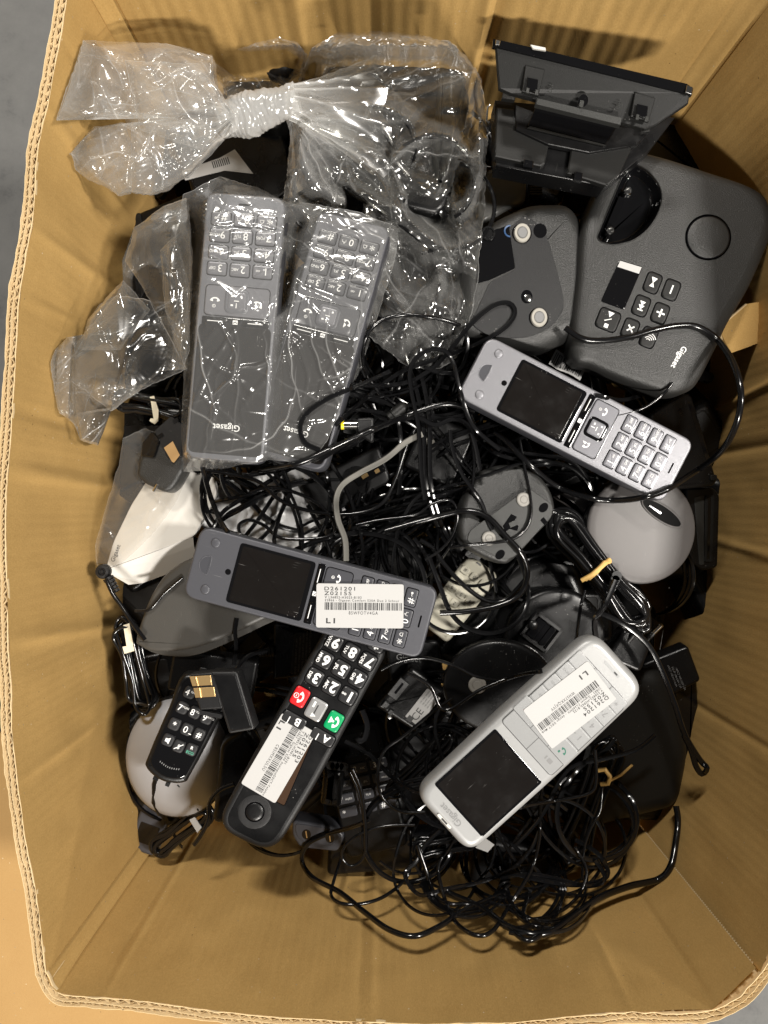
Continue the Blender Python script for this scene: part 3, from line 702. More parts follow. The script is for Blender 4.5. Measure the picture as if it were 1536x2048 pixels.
# black discs in the middle right
t = poly_thing('phone_base', 'large smooth black phone base below the charging cradle, in the middle of the right half', 'phone base', 1040, 1230, -.032, 60)
t.part('housing', slab(spl(t.locs([(1055, 1118), (1120, 1105), (1165, 1150), (1170, 1230), (1060, 1320), (900, 1330), (866, 1290), (930, 1220), (990, 1150)])), edge(60, 26, 6)), BLK)
def disc(label, cx, cy, rx, ry, z, tilt):
    t = T('round_phone_stand', label, 'phone stand', cx, cy, (0, -1), z, 1, 30, tilt)
    t.part('dish', lathe([(.96, -30), (1.0, -22), (1.0, -8), (.985, -4), (.95, -1.5), (.9, -.5), (.8, .2), (.6, .8), (.3, 1), (.02, 1)], 60, rx, ry), BLK)
    return t
t = disc('black round phone stand with a square cable socket, upper of two black discs', 1112, 1275, 102, 98, -.02, (6, 4))
lx, ly = t.loc(1080, 1262); a = t.rot((.8, .6))
so = t.part('socket_frame', move(join(box(64, 6, 12, 0, 26, 8), box(64, 6, 12, 0, -26, 8), box(6, 58, 12, -30, 0, 8), box(6, 58, 12, 30, 0, 8)), lx, ly, 1, a), BLKM)
t.part('socket', move(join(box(50, 44, 6, 0, 0, 1), box(20, 44, 10, -12, 0, 4), box(8, 44, 10, 14, 0, 4)), lx, ly, 1, a), GLS, so)
t.part('screw', move(lathe([(7, -3), (7, 1), (5, 3), (.5, 3.4)], 16), *t.loc(1144, 1233), -3), BLKM)
t.part('plug', move(lathe([(9, -10), (9, 8), (6, 10), (.5, 10)], 16), *t.loc(1061, 1245), 8), BLK)
t = disc('black round phone stand with one grey rubber foot, touching the silver phone', 998, 1376, 112, 96, .0, (5, -6))
t.part('rubber_foot', move(lathe([(18, -6), (18, 2), (16, 4), (11, 4), (10, 3), (9, 4.4), (.5, 4.4)], 28), *t.loc(955, 1371), 1), RUBG)
# adapter with CE label
t = T('power_adapter', 'black plug adapter with a white CE label, beside the green key of the big-button phone', 'power adapter', 820, 1400, (.62, -.78), -.02, 1, 60, (0, 8))
t.part('body', slab(rpoly([(-48, -52), (46, -46), (46, 60), (-40, 56)], 9), edge(60, 8, 3)), BLK)
t.part('slider', join(box(24, 44, 10, -34, 4, 4), box(12, 12, 10, -34, -36, 4), box(10, 10, 12, -16, -42, 3)), BLKM)
t.part('slot', flat([rect(5, 26, 2, -34, 6)], 4.5), GLS)
st = t.part('rating_label', move(slab(rect(34, 72, 2), [(0, -.4), (0, .4)]), 30, 4, .4), PAPER, label='white rating label with CE mark')
t.part('print', join(text('CE', 22, 30, -14, .9, math.pi / 2), *[text('100-240V 50/60Hz', 4.4, 20 + i * 6, 24, .9, math.pi / 2) for i in range(4)]), INK, st)
t.part('recycling_mark', flat([rect(12, 12, 0, 24, -30), ], .9), INK, st)
t.part('screw', move(lathe([(5, -3), (5, 1), (.5, 1.6)], 12), -12, -50, 2), CHROME)
# adapter with text under the label handset
t = T('power_adapter', 'black power adapter with small grey print and ribbed cable end, beside the big-button phone', 'power adapter', 590, 1300, (-1, .12), -.03, 1, 60, (0, -6))
t.part('body', slab(rpoly(t.locs([(548, 1245), (578, 1248), (586, 1262), (660, 1262), (625, 1352), (545, 1362)]), 8), edge(60, 5, 3)), BLK)
rp = t.part('raised_panel', slab(rpoly(t.locs([(590, 1264), (655, 1264), (622, 1344), (580, 1350)]), 6), [(0, -2), (0, 1), (1, 1.6)]), BLKM)
t.part('print', join(*[move(text('MODEL C39280 INPUT 100-240V', 5.2), *t.loc(592 + i * 7, 1312 - i * 5), 2, t.rot((.06, -1))) for i in range(5)]), GINK, rp)
t.part('strain_relief', join(*[move(lathe([(.5, -3.4), (13 - i * 1.4, -3), (13 - i * 1.4, 3), (.5, 3.4)], 14), 0, 0) for i in range(0)], *[warp(lathe([(.5, -3), (12 - i, -2.6), (12 - i, 2.6), (.5, 3)], 14), lambda x, y, z, i=i: (t.loc(546 - i * 6.5, 1302 + i * 1.2)[0] + x, t.loc(546 - i * 6.5, 1302 + i * 1.2)[1] + z, y - 2)) for i in range(5)]), BLKM)
# power brick in the middle
t = T('power_adapter', 'long black power adapter with a gold contact, under the grey cord in the centre', 'power adapter', 700, 960, (.85, -.5), -.035, 1, 50, (4, 6))
t.part('body', slab(rpoly([(-44, -95), (40, -95), (44, 70), (-30, 84)], 12), edge(50, 6, 3)), BLKM)
t.part('round_recess', flat([circ(30, 8, 10)], .5), BLK)
t.part('contact_plate', move(slab(rect(26, 66, 4), [(0, -2), (0, 2), (1, 2.6)]), 8, 40), GLS)
t.part('contact', move(join(box(8, 14, 5, 0, 0, 3), box(8, 10, 5, 4, 26, 3)), 8, 30, 1), GOLD)
t = T('power_adapter', 'black adapter with a ribbed grey button, right of the grey cord end', 'power adapter', 880, 900, (.4, -.9), -.03, 1, 50, (0, 4))
t.part('body', slab(rect(110, 120, 12), edge(50, 7, 3)), BLK)
t.part('ribbed_button', move(lathe([(13, -2), (13, 3), (11, 4), (10, 3), (9, 4), (8, 3), (7, 4), (6, 3), (5, 4), (4, 3), (.5, 4)], 24), *t.loc(858, 889), 1), RUBG)
t = T('cable_end', 'dark grey rounded cable end cap sticking up among the central cables', 'cable cap', 796, 824, (.75, -.6), .0, 1, 20)
t.part('cap', warp(lathe([(.5, -24), (13, -22), (13, -14), (11, -13), (13, -12), (13, 12), (10, 20), (5, 24), (.5, 25)], 18), lambda x, y, z: (x, z, y)), GREY2)
# yellow-ring dc plug
t = T('dc_plug', 'right-angled DC plug with a bright yellow ring and metal barrel in the centre', 'plug', 722, 850, (0, -1), .034, 1, 20)
ax = lambda g, x0: warp(g, lambda x, y, z: (z + x0, y, x))
t.part('barrel', ax(lathe([(8.6, -28), (8.6, 2), (8, 2)], 20), -10), CHROME)
t.part('yellow_ring', ax(lathe([(4, -6), (9.2, -5.6), (9.2, 0), (8, .6)], 20), -34), YEL)
t.part('plug_body', slab(rpoly([(-9, -14), (20, -34), (25, -32), (26, 14), (18, 16), (-9, 14)], 5), edge(26, 5, 3)), BLKM)
t.o.location.z += .0
# charging cradle underside
t = T('charging_cradle', 'grey charging cradle lying upside down with two rubber feet and two round holes', 'charging cradle', 1020, 1025, (0, -1), .005, 1, 50, (-3, 4))
ol = spl(t.locs([(985, 931), (1032, 922), (1068, 936), (1100, 972), (1113, 1010), (1106, 1036), (1070, 1074), (1028, 1118), (1004, 1127), (960, 1110), (926, 1086), (917, 1050), (934, 990), (966, 944)]), 5)
t.part('shell', warp(slab(ol, edge(50, 12, 4)), lambda x, y, z: (x, y, z - .0016 * max(0, -(x * .5 - y * .75) - 5) ** 2 * 0 - .5 * max(0, (-x * .55 + y * .8) - 15))), GREY)
t.part('base_plate', slab(rpoly(t.locs([(1058, 975), (1108, 1010), (1104, 1034), (1028, 1114), (1004, 1120), (932, 1082), (938, 1062)]), 8), [(0, -3), (0, .6), (.8, 1.2)]), GREY3)
for q in ((1047, 999), (976, 1077)): t.part('rubber_foot', move(lathe([(14, -2), (14, 3), (12, 4.4), (8, 4.4), (7.4, 3.6), (6.6, 4.6), (.5, 4.8)], 26), *t.loc(*q), 1), RUBG)
for q in ((1088, 1015), (999, 1109)): t.part('wall_mount_hole', move(flat([circ(11, ry=8)], 1.6), *t.loc(*q), 0, .8), GLS)
t.part('latch_hole', flat([t.locs([(1081, 1040), (1088, 1034), (1096, 1044), (1089, 1050)])], 1.6), GLS)
t.part('cable_groove', flat([t.locs([(1005, 1052), (1022, 1028), (1034, 1034), (1026, 1044), (1037, 1052), (1034, 1062), (1018, 1058), (1010, 1064)])], 1.6), GLS)
t.part('groove_tongue', slab(t.locs([(1016, 1046), (1030, 1040), (1034, 1050), (1020, 1056)]), [(0, 0), (0, 2.4), (.6, 3)]), GREY3)
# ivory handset
t = T('cordless_phone', 'ivory handset with pale keys poking out from under the labelled slate handset', 'phone', 920, 1192, (-.6, .8), -.022, .84, 34, (-2, 8))
t.part('body', slab(rpoly([(-48, -96), (44, -92), (42, 110), (-44, 110)], [26, 26, 14, 14]), edge(34, 12, 4)), IVORY)
nm = [('1', ''), ('2', 'ABC'), ('3', 'DEF'), ('4', 'GHI'), ('5', 'JKL'), ('6', 'MNO'), ('7', 'PQRS'), ('8', 'TUV'), ('9', 'WXYZ'), ('*', ''), ('0', ''), ('#', '')]
for i, (a_, b_) in enumerate(nm):
    x, y = -27 + 27 * (i % 3), 22 - 26 * (i // 3)
    ky = t.part('key', slab(rect(22, 19, 7), [(0, -2), (0, 2), (1, 3.4), (3, 4)]), IVORY, at=(x, y), key='k')
    t.part('legend', text(a_, 12, x, y, 4.3), INK, ky)
t.part('side_slot', box(12, 4, 3, 10, -88, .5), GINK)
# ------------------------------------------------------------------ left side objects
t = poly_thing('router_base', 'white flat base station lying on its side in a clear bag at the left wall', 'base station', 320, 1040, -.015, 40)
top = rpoly(t.locs([(211, 1139), (388, 1074), (434, 985), (420, 905), (330, 905), (262, 1010), (226, 1085)]), 12, 5)
def sidegeo():
    a = t.locs([(213, 1139), (300, 1107), (386, 1074)]); b = t.locs([(219, 1150), (300, 1124), (386, 1092)]); c = t.locs([(248, 1172), (276, 1169), (388, 1128)])
    V = [(*p, -1) for p in a] + [(*p, -8) for p in b] + [(*p, -26) for p in c]
    return V, [(0, 3, 4, 1), (1, 4, 5, 2), (3, 6, 7, 4), (4, 7, 8, 5)]
t.part('lid', slab(top, [(0, -14), (0, -1.6), (.5, -.5), (1.6, 0)]), WHT)
t.part('side', sidegeo(), WHT, smooth=False)
t.part('logo', move(text('Gigaset', 12, bold=.01), *t.loc(231, 1106), .4, t.rot((.36, -.93))), INK)
t = poly_thing('phone_base', 'dark grey rounded wedge base under the left end of the labelled slate handset', 'phone base', 430, 1220, .0, 60)
ol = spl(t.locs([(268, 1276), (276, 1296), (312, 1306), (400, 1294), (520, 1244), (600, 1200), (560, 1130), (420, 1110), (345, 1136), (300, 1190)]), 6)
t.part('upper_shell', warp(slab(ol, edge(18, 9, 4)), lambda x, y, z: (x, y, z - .10 * max(0, -x - 40))), GREYL)
lo = spl(t.locs([(268, 1280), (282, 1304), (330, 1317), (400, 1310), (520, 1256), (600, 1210), (560, 1130), (420, 1110), (345, 1136), (300, 1190)]), 6)
t.part('lower_shell', warp(slab(lo, [(12, -60), (2, -42), (0, -30), (0, -20.5), (1, -19.5)]), lambda x, y, z: (x, y, z - .10 * max(0, -x - 40))), GREYL)
# travel adapter with kraft sticker
t = T('power_adapter', 'rounded black adapter with a small kraft sticker, on the white base station', 'power adapter', 325, 905, (.5, -.86), -.0, 1, 40, (0, -6))
t.part('body', slab(rpoly(t.locs([(286, 900), (345, 838), (372, 850), (374, 930), (352, 972), (334, 986), (290, 968), (270, 950), (276, 918)]), [10, 8, 8, 20, 16, 16, 18, 16, 14]), edge(40, 9, 4)), GREY)
t.part('pin_block', slab(rpoly(t.locs([(284, 886), (305, 862), (322, 880), (310, 916), (282, 912)]), 5), [(0, -6), (0, 3), (2, 5)]), GLS)
t.part('top_plate', slab(rpoly(t.locs([(308, 862), (342, 832), (366, 850), (366, 915), (336, 916)]), 4), [(0, -4), (0, 2), (1, 3)]), BLKM)
t.part('sticker', slab(t.locs([(329, 896), (347, 883), (362, 911), (350, 926), (346, 924)]), [(0, 2), (0, 3.4)]), KRAFT, label='small kraft brown sticker')
t.part('pin', warp(lathe([(.5, -9), (3, -8), (3, 8), (.5, 9)], 10), lambda x, y, z: (t.loc(312, 976)[0] + x, t.loc(312, 976)[1] + z, y)), CHROME)
for q in ((322, 872), (352, 842)): t.part('foot_pad', move(slab(rect(12, 8, 2), [(0, 0), (0, 4)]), *t.loc(*q), 0, t.rot((.86, -.5))), BLK)
# coiled bundle behind it
def bundle(name, label, cx, cy, axis, length, width, n, z, r, seed, m=CRD, cat='cable bundle', sag=.004, over=False):
    """figure-of-eight coil of one cord"""
    t = T(name, label, cat, cx, cy, axis, z, 1, 20); rr = random.Random(seed); pts = []
    for i in range(n):
        L2 = length / 2 * rr.uniform(.82, 1.05); w = width / 2 * rr.uniform(.35, 1.0); zz = rr.uniform(-14, 6)
        for j in range(10):
            a = 2 * math.pi * j / 10; pin = abs(math.cos(a)) * .55 + .45
            pts.append((w * math.sin(a) * pin * (1.1 if abs(math.cos(a)) > .5 else .8) + rr.uniform(-2, 2), L2 * math.cos(a), zz + rr.uniform(-2, 3)))
    c = catmull(pts, 5.); t.part('cord', tube_geo([tuple(q) for q in c], r, False, 7), m, ang=60)
    return t
t = bundle('coiled_cord', 'coiled black cord with a torn white tie beside the left bagged handset', 300, 810, (.95, .2), 150, 74, 7, -.01, 4.2, 2)
t.part('paper_tie', slab(t.locs([(303, 795), (311, 793), (320, 822), (319, 843), (312, 850), (302, 843), (304, 838), (310, 838)]), [(0, 8), (0, 9.5)]), TIE)
t = bundle('coiled_cord', 'black cord bundle with a cream paper tie by the left wall', 268, 1330, (.25, .97), 190, 82, 8, -.02, 4.0, 4)
t.part('paper_tie', join(slab(t.locs([(250, 1249), (262, 1245), (270, 1288), (258, 1300)]), [(0, 8), (0, 10)]), slab(t.locs([(248, 1292), (270, 1288), (272, 1300), (252, 1306)]), [(0, 6), (0, 9)])), TIE)
t = bundle('coiled_cord', 'black cord bundle with a white paper tie at the lower left corner of the heap', 362, 1662, (-.8, .6), 140, 70, 8, -.045, 4.6, 6)
t.part('paper_tie', slab(t.locs([(382, 1634), (392, 1629), (406, 1650), (398, 1660)]), [(0, 10), (0, 13)]), PAPER)
t = bundle('coiled_cord', 'thick bundle of black mains cord in a tan rubber band, below the mauve base', 1200, 1140, (.62, .78), 290, 120, 9, -.0, 6.0, 8)
t.part('rubber_band', join(*[tube_geo([(*t.loc(1160 + i * 7, 1160 - i * 2), 12), (*t.loc(1178 + i * 5, 1148 - i * 3), 20), (*t.loc(1196 + i * 3, 1132 - i * 4), 22), (*t.loc(1216, 1118 + i * 2), 12)], 4.6) for i in range(3)]), BAND)
t.part('strain_relief', join(*[move(lathe([(.5, -3), (10 - i * .8, -3), (10 - i * .8, 3), (.5, 3)], 12), *t.loc(1228 - i * 3, 1150 + i * 8), 16) for i in range(4)]), BLKM)
t = bundle('coiled_cord', 'thin black cord bundle held by a pale twist tie, right below the silver phone', 1180, 1600, (.35, -.94), 260, 110, 11, -.03, 3.4, 12)
t.part('twist_tie', join(tube_geo([(*t.loc(1190, 1536), 14), (*t.loc(1204, 1532), 20), (*t.loc(1214, 1546), 20), (*t.loc(1212, 1562), 14), (*t.loc(1200, 1566), 6)], 4.5), tube_geo([(*t.loc(1212, 1556), 18), (*t.loc(1236, 1543), 20), (*t.loc(1257, 1522), 22)], 2.6)), BAND)
t = bundle('coiled_cord', 'flat oval coil of thin black cord left of the silver phone', 838, 1530, (.72, -.7), 190, 62, 8, -.03, 3.4, 15)
t = bundle('coiled_cord', 'oval coil of thin black cord under the lower end of the silver phone', 890, 1690, (1, -.2), 130, 60, 7, -.02, 3.4, 17)
t = bundle('coiled_cord', 'ring-shaped coil of black cord just below the left bagged handset', 460, 960, (.8, .6), 130, 80, 8, -.015, 4.0, 19)
# euro plug
t = T('mains_plug', 'flat black mains plug with two shiny pins pointing up, below the mauve round base', 'plug', 1270, 1290, (.45, -.9), -.02, 1, 40, (0, 0))
t.part('body', slab(rpoly([(-40, -50), (36, -46), (30, 22), (-34, 22)], 12), edge(40, 8, 3)), BLK)
for q, e in (((1269, 1264), (1281, 1246)), ((1305, 1264), (1316, 1247))):
    g = tube_geo([(*t.loc(*q), 6), (*t.loc((q[0] + e[0]) / 2, (q[1] + e[1]) / 2), 12), (*t.loc(*e), 18)], 5.0, False, 14)
    pn = t.part('pin', g, CHROME); t.part('sleeve', tube_geo([(*t.loc(q[0] - 12, q[1] + 20), -4), (*t.loc(*q), 6.2)], 5.2, False, 14), BLKM, pn)
t = T('jack_plug', 'black right-angled DC plug on a stiff cord, between left wall and white base', 'plug', 206, 1143, (-.55, -.83), .0, 1, 16)
t.part('head', lathe([(13, -14), (15, -8), (15, 2), (13, 6), (8, 7), (7, 3), (4, 3), (3, 6), (.5, 6)], 24), BLKM)
t.part('strain_relief', join(*[warp(lathe([(.5, -3), (11 - i * 1.1, -2.6), (11 - i * 1.1, 2.6), (.5, 3)], 14), lambda x, y, z, i=i: (x + 0, z - 18 - i * 7, y - 4)) for i in range(5)]), BLKM)
# silver round base, its strap, black handset standing on it, battery pack
t = T('round_charging_base', 'pale silver round base with a black strap, lower left in the heap', 'charging base', 352, 1519, (0, -1), -.03, 1, 50, (0, 0))
t.part('rim', lathe([(.94, -50), (1.02, -30), (1.02, -16), (.98, -12)], 56, 106, 121), BLK)
t.part('dome', lathe([(1, -16), (.99, -10), (.95, -2), (.85, 8), (.68, 18), (.45, 25), (.2, 28), (.01, 28.5)], 56, 105, 120), SILV2)
t.part('strap', tube_geo([(*t.loc(328, 1520), 28), (*t.loc(316, 1560), 22), (*t.loc(311, 1600), 9), (*t.loc(317, 1632), -10)], 5.2), BLK)
t.part('crease', tube_geo([(*t.loc(362, 1560), 26), (*t.loc(388, 1590), 14), (*t.loc(396, 1622), -2)], 1.6), BLK)
t = T('cordless_phone', 'slate phone edge showing under the pale silver round base at the lower left wall', 'phone', 305, 1640, (.35, -.94), -.06, 1, 30)
t.part('body', slab(rect(60, 140, 14), edge(30, 6, 3)), SLATE); t.part('screen', move(slab(rect(40, 40, 3), [(0, 0), (0, .8)]), 0, -30), SCRN)
t = T('cordless_phone', 'black handset with white lettering on its lower keys, leaning on the pale silver round base', 'phone', 374, 1458, (.42, -.9), .025, 1.1, 42, (-5, 8))
t.part('body', slab(spl([(-42, -70), (-36, -92), (0, -103), (36, -92), (42, -70), (46, 20), (44, 90), (-44, 90), (-46, 20)], 6), edge(44, 9, 4, 10)), BLK)
t.part('keypad_panel', slab(spl([(-36, -58), (-30, -82), (0, -92), (30, -82), (36, -58), (38, 20), (37, 84), (-37, 84), (-38, 20)], 6), [(0, -1), (0, .8), (1.4, 1.6)]), GLS)
ks = [('4', -24, 62), ('5', 0, 64), ('6', 24, 62), ('7', -24, 32), ('8', 0, 33), ('9', 24, 32), ('*', -24, 0), ('0', 0, 0), ('#', 24, 0), ('x', -22, -30), ('s', 0, -33), ('R', 23, -30)]
for s_, x, y in ks:
    ky = t.part('key', slab(rect(21, 22, 7), [(0, 1), (0, 3), (1.5, 4.6), (4, 5)]), KEYB, at=(x, y), key='k')
    if s_ in '456789': lg = join(text(s_, 16, x - 4, y, 5.4), text({'4': 'GHI', '5': 'JKL', '6': 'MNO', '7': 'PQRS', '8': 'TUV', '9': 'WXYZ'}[s_], 5, x + 6, y + 3, 5.4))
    elif s_ == '0': lg = join(text('0', 17, x - 2, y, 5.4), flat([rect(5, 1.5, 0, x + 8, y - 5)], 5.4))
    elif s_ == 'x': lg = flat([[(x - 5, y - 3), (x - 1, y - 3), (x + 3, y - 6), (x + 3, y + 6), (x - 1, y + 3), (x - 5, y + 3)]], 5.4)
    elif s_ == 's': lg = join(text('S', 12, x, y, 5.4), flat([[(x - 7, y - 6), (x - 6, y - 7), (x + 7, y + 6), (x + 6, y + 7)]], 5.4))
    elif s_ == 'R': lg = text('R', 8, x, y + 4, 5.4, bold=.02)
    else: lg = text(s_, 15, x, y, 5.4, bold=.01)
    t.part('legend', lg, WINK, ky)
    if s_ == 'R': t.part('eco_mark', text('ECO', 7, x, y - 5, 5.4, bold=.02), TINK, ky)
t.part('microphone_dots', flat([rect(1.4, 3, 0, -18 + 4 * i, -70 - 4 * math.cos((i - 4.5) / 3)) for i in range(10)], 2.2), GINK)
t.part('foot_clip', join(box(10, 8, 20, -12, -104, -8), box(8, 8, 20, 12, -106, -8)), BLK)
t = T('charging_cradle', 'matt black cradle arm between the black handset and the end of the big-button phone', 'charging cradle', 462, 1560, (.12, -.99), -.01, 1, 60, (0, 6))
t.part('arm', slab(rpoly([(-26, -92), (40, -84), (52, 60), (14, 104), (-30, 70)], 16), edge(60, 12, 4)), BLK)
t = T('battery_pack', 'small black battery pack with two gold contacts, on the black handset in the lower left', 'battery pack', 462, 1404, (.17, -.98), .045, 1, 40, (0, -4))
t.part('case', slab(rpoly(t.locs([(418, 1344), (474, 1343), (510, 1458), (458, 1468)]), 5), edge(40, 4, 3)), BLKM)
t.part('cover_plate', slab(rpoly(t.locs([(426, 1350), (470, 1349), (503, 1454), (462, 1462)]), 5), [(0, 0), (0, 1), (1, 1.8)]), BLK)
t.part('contact_block', slab(rpoly(t.locs([(376, 1350), (428, 1344), (446, 1418), (398, 1422)]), 5), edge(30, 4, 3)), BLKM)
for a_ in (((378, 1354), (421, 1351), (424, 1370), (384, 1373)), ((386, 1377), (428, 1374), (431, 1393), (390, 1396))):
    q = t.locs(a_); ct = t.part('contact', slab(q, [(0, .2), (0, 2.4), (.8, 3)]), GOLD)
    p1, p2 = Vector(q[0]).lerp(Vector(q[1]), .3), Vector(q[3]).lerp(Vector(q[2]), .3); t.part('contact_ridge', tube_geo([(*p1, 3), (*p2, 3)], 2.6), GOLD, ct)
t.part('bracket', box(46, 8, 20, *t.loc(420, 1430), 0), BLKM)
t = T('phone_base', 'black square base with small icon keys above the battery pack', 'phone base', 425, 1352, (.17, -.98), -.012, 1, 50, (0, 4))
t.part('housing', slab(rect(170, 84, 8), edge(50, 6, 3)), BLK)
for i in range(3): t.part('icon_key', move(slab(rect(14, 11, 3), [(0, 0), (0, 1.6), (1, 2.4)]), -20 + 24 * i, 8), KEYB)
# ------------------------------------------------------------------ deep phone in the bottom middle, cradle with two slots, cylinder
t = T('cordless_phone', 'black handset with a large keypad lying deep under thin cables, below the big-button phone', 'phone', 728, 1580, (-.22, -.97), -.05, 1, 30)
t.part('body', slab(rect(128, 260, 18), edge(30, 8, 4)), BLK)
for i, (a_, b_) in enumerate(nm):
    x, y = -40 + 40 * (i % 3), 46 - 27 * (i // 3)
    ky = t.part('key', slab(rect(35, 20, 4), [(0, 0), (0, 2.5), (1.5, 3.6)]), SLKEY, at=(x, y), key='k')
    t.part('legend', join(text(a_, 15, x - 8, y, 4, bold=.01), text(b_ or ' ', 5.5, x + 7, y - 1, 4)), WINK, ky)
t.part('screen', move(slab(rect(96, 46, 4), [(0, 0), (0, 1)]), 0, 92), SCRN)
t = T('charging_cradle', 'slate grey charging cradle with two round contact holes at the bottom of the heap', 'charging cradle', 634, 1672, (-.15, -.98), -.045, 1, 50)
t.part('housing', slab(rpoly(t.locs([(584, 1640), (672, 1654), (690, 1672), (676, 1704), (600, 1696), (584, 1672)]), 10), edge(50, 5, 3)), SLKEY)
fp = t.part('front_plate', slab(rpoly(t.locs([(590, 1646), (668, 1658), (682, 1674), (670, 1692), (606, 1684), (592, 1668)]), 8), [(0, -1), (0, .8), (1, 1.6)]), SLKEY)
for q in ((613, 1668), (660, 1675)):
    h = t.part('contact_hole', move(flat([circ(9, ry=10)], 1.9), *t.loc(*q), 0), GLS); t.part('contact', move(slab(rect(2.2, 14), [(0, 1.9), (0, 3)]), *t.loc(*q), 0), GOLD, h)
t = T('power_adapter', 'black barrel-shaped adapter with a bright highlight, right of the screen of the big-button phone', 'power adapter', 664, 1578, (.1, -.99), -.03, 1, 50)
t.part('barrel', slab(rect(42, 80, 8), edge(50, 19, 6)), BLK)
t.part('strain_relief', join(*[warp(lathe([(.5, -3), (11 - i, -2.6), (11 - i, 2.6), (.5, 3)], 14), lambda x, y, z, i=i: (x * .9 + 6 + i * 6, 44 + y, z * 0 + x * .0 - 6 + 0 * y)) for i in range(1)], *[move(lathe([(9, -6), (9, 6), (.5, 6)], 12), -8 + i * 9, 46, -8) for i in range(4)]), BLKM)
t = T('phone_base', 'glossy black base with metal clips lying under the loose cables at the bottom wall', 'phone base', 780, 1712, (-.06, -1), -.06, 1, 40, (4, 0))
t.part('housing', slab(rpoly([(-130, -36), (130, -30), (140, 40), (-120, 44)], 16), edge(40, 9, 4)), GLS)
t.part('clip', join(box(46, 20, 8, -4, 26, 5), box(20, 6, 8, 60, 34, 5), box(14, 6, 8, 84, 30, 5)), GREY3)
t = T('phone_base', 'black rounded base under the cables at the bottom wall, below the silver phone', 'phone base', 1010, 1740, (.1, -1), -.06, 1, 40)
t.part('housing', slab(rpoly([(-70, -50), (80, -40), (110, 50), (-60, 60)], 18), edge(40, 12, 4)), BLK)
t = T('paper_label', 'small white label corner sticking out below the silver phone', 'label', 970, 1690, (.5, -.86), -.005, 1, 3)
t.part('sheet', slab([(-14, -14), (12, -10), (16, 10), (-8, 12)], [(0, -1), (0, .4)]), PAPER)
t = T('phone_base', 'black base printed with a grey logo, under the right end of the labelled slate handset', 'phone base', 830, 1330, (-.1, -1), -.03, 1, 50)
t.part('housing', slab(rect(110, 90, 12), edge(50, 8, 4)), BLK); t.part('logo', move(text('Gigaset', 17), *t.loc(818, 1316), .5, t.rot((1, .12))), GINK)
# pale crumpled film under the cables, barcode strip under the grey handset
bw = bag_root('film_sheet', 'pale silvery crumpled plastic film under the cables above the labelled slate handset', 540, 1030, -.03)
G = star([(420, 1000), (450, 950), (540, 940), (600, 930), (640, 960), (690, 1000), (700, 1080), (660, 1120), (560, 1130), (430, 1090), (405, 1050)], (550, 1030), 160, 40, 6, 3); X, Y = grid_xy(G)
film_sheet('film', bw, G, -.04 + facets(X, Y, 9, .012, .004, 5) + creases(X, Y, 60, 1., 8)[0], FOIL); bw['category'] = 'plastic film'
t = T('barcode_strip', 'crumpled white strip printed with a barcode, between the upturned base and the grey handset', 'label', 1136, 730, (.45, -.9), -.005, 1, 6)
g = slab(rpoly([(-36, -16), (34, -16), (34, 18), (-36, 16)], 2), [(0, -1), (0, 0)]); wv = lambda x, y, z: (x, y, z + 4 * math.sin(x * .12))
st = t.part('strip', warp(slab([(-36 + 6 * i, -16) for i in range(13)] + [(36 - 6 * i, 17) for i in range(13)], [(0, -1), (0, 0)]), wv), PAPER)
rr = random.Random(4); bs = []; x = -32.
while x < 32: w_ = rr.choice([1.5, 2.5, 3.5]); bs.append([(x, -12), (x + w_, -12), (x + w_, 12), (x, 12)]); x += w_ + rr.choice([1.5, 2.5])
t.part('barcode', warp(flat(bs, .6), wv), INK, st)
# ------------------------------------------------------------------ top right: display stand, upturned base, speaker base
t = T('desk_phone', 'black desk phone seen from behind with its display tipped up, at the top wall', 'desk phone', 1186, 130, (.235, -.972), .072, 1, 60)
def loc3(px, py, zl):
    w = (P(px, py, t.z + zl * t.k) - P(t.c[0], t.c[1], t.z)) / t.k; c, s = math.cos(-t.th), math.sin(-t.th)
    return (c * w.x - s * w.y, s * w.x + c * w.y)
def dk(pts, z): return [(*loc3(*p, z_), z_) for p, z_ in zip(pts, z if hasattr(z, '__len__') else [z] * len(pts))]
def plate(name, pts, zs, th, m, parent=None, bev=2):
    """plate through four or more photo points with individual heights"""
    top = dk(pts, zs); n = len(top); c = Vector((0, 0, 0))
    for v in top: c += Vector(v)
    c /= n; ins = [tuple(Vector(v) + (c - Vector(v)).normalized() * bev) for v in top]
    V = ins + [(v[0], v[1], v[2] - bev * .6) for v in top] + [(v[0], v[1], v[2] - th) for v in top]
    Fc = [tuple(range(n))]
    for i in range(n):
        j = (i + 1) % n; Fc += [(i, n + i, n + j, j), (n + i, 2 * n + i, 2 * n + j, n + j)]
    return t.part(name, (V, Fc), m, parent, smooth=False)
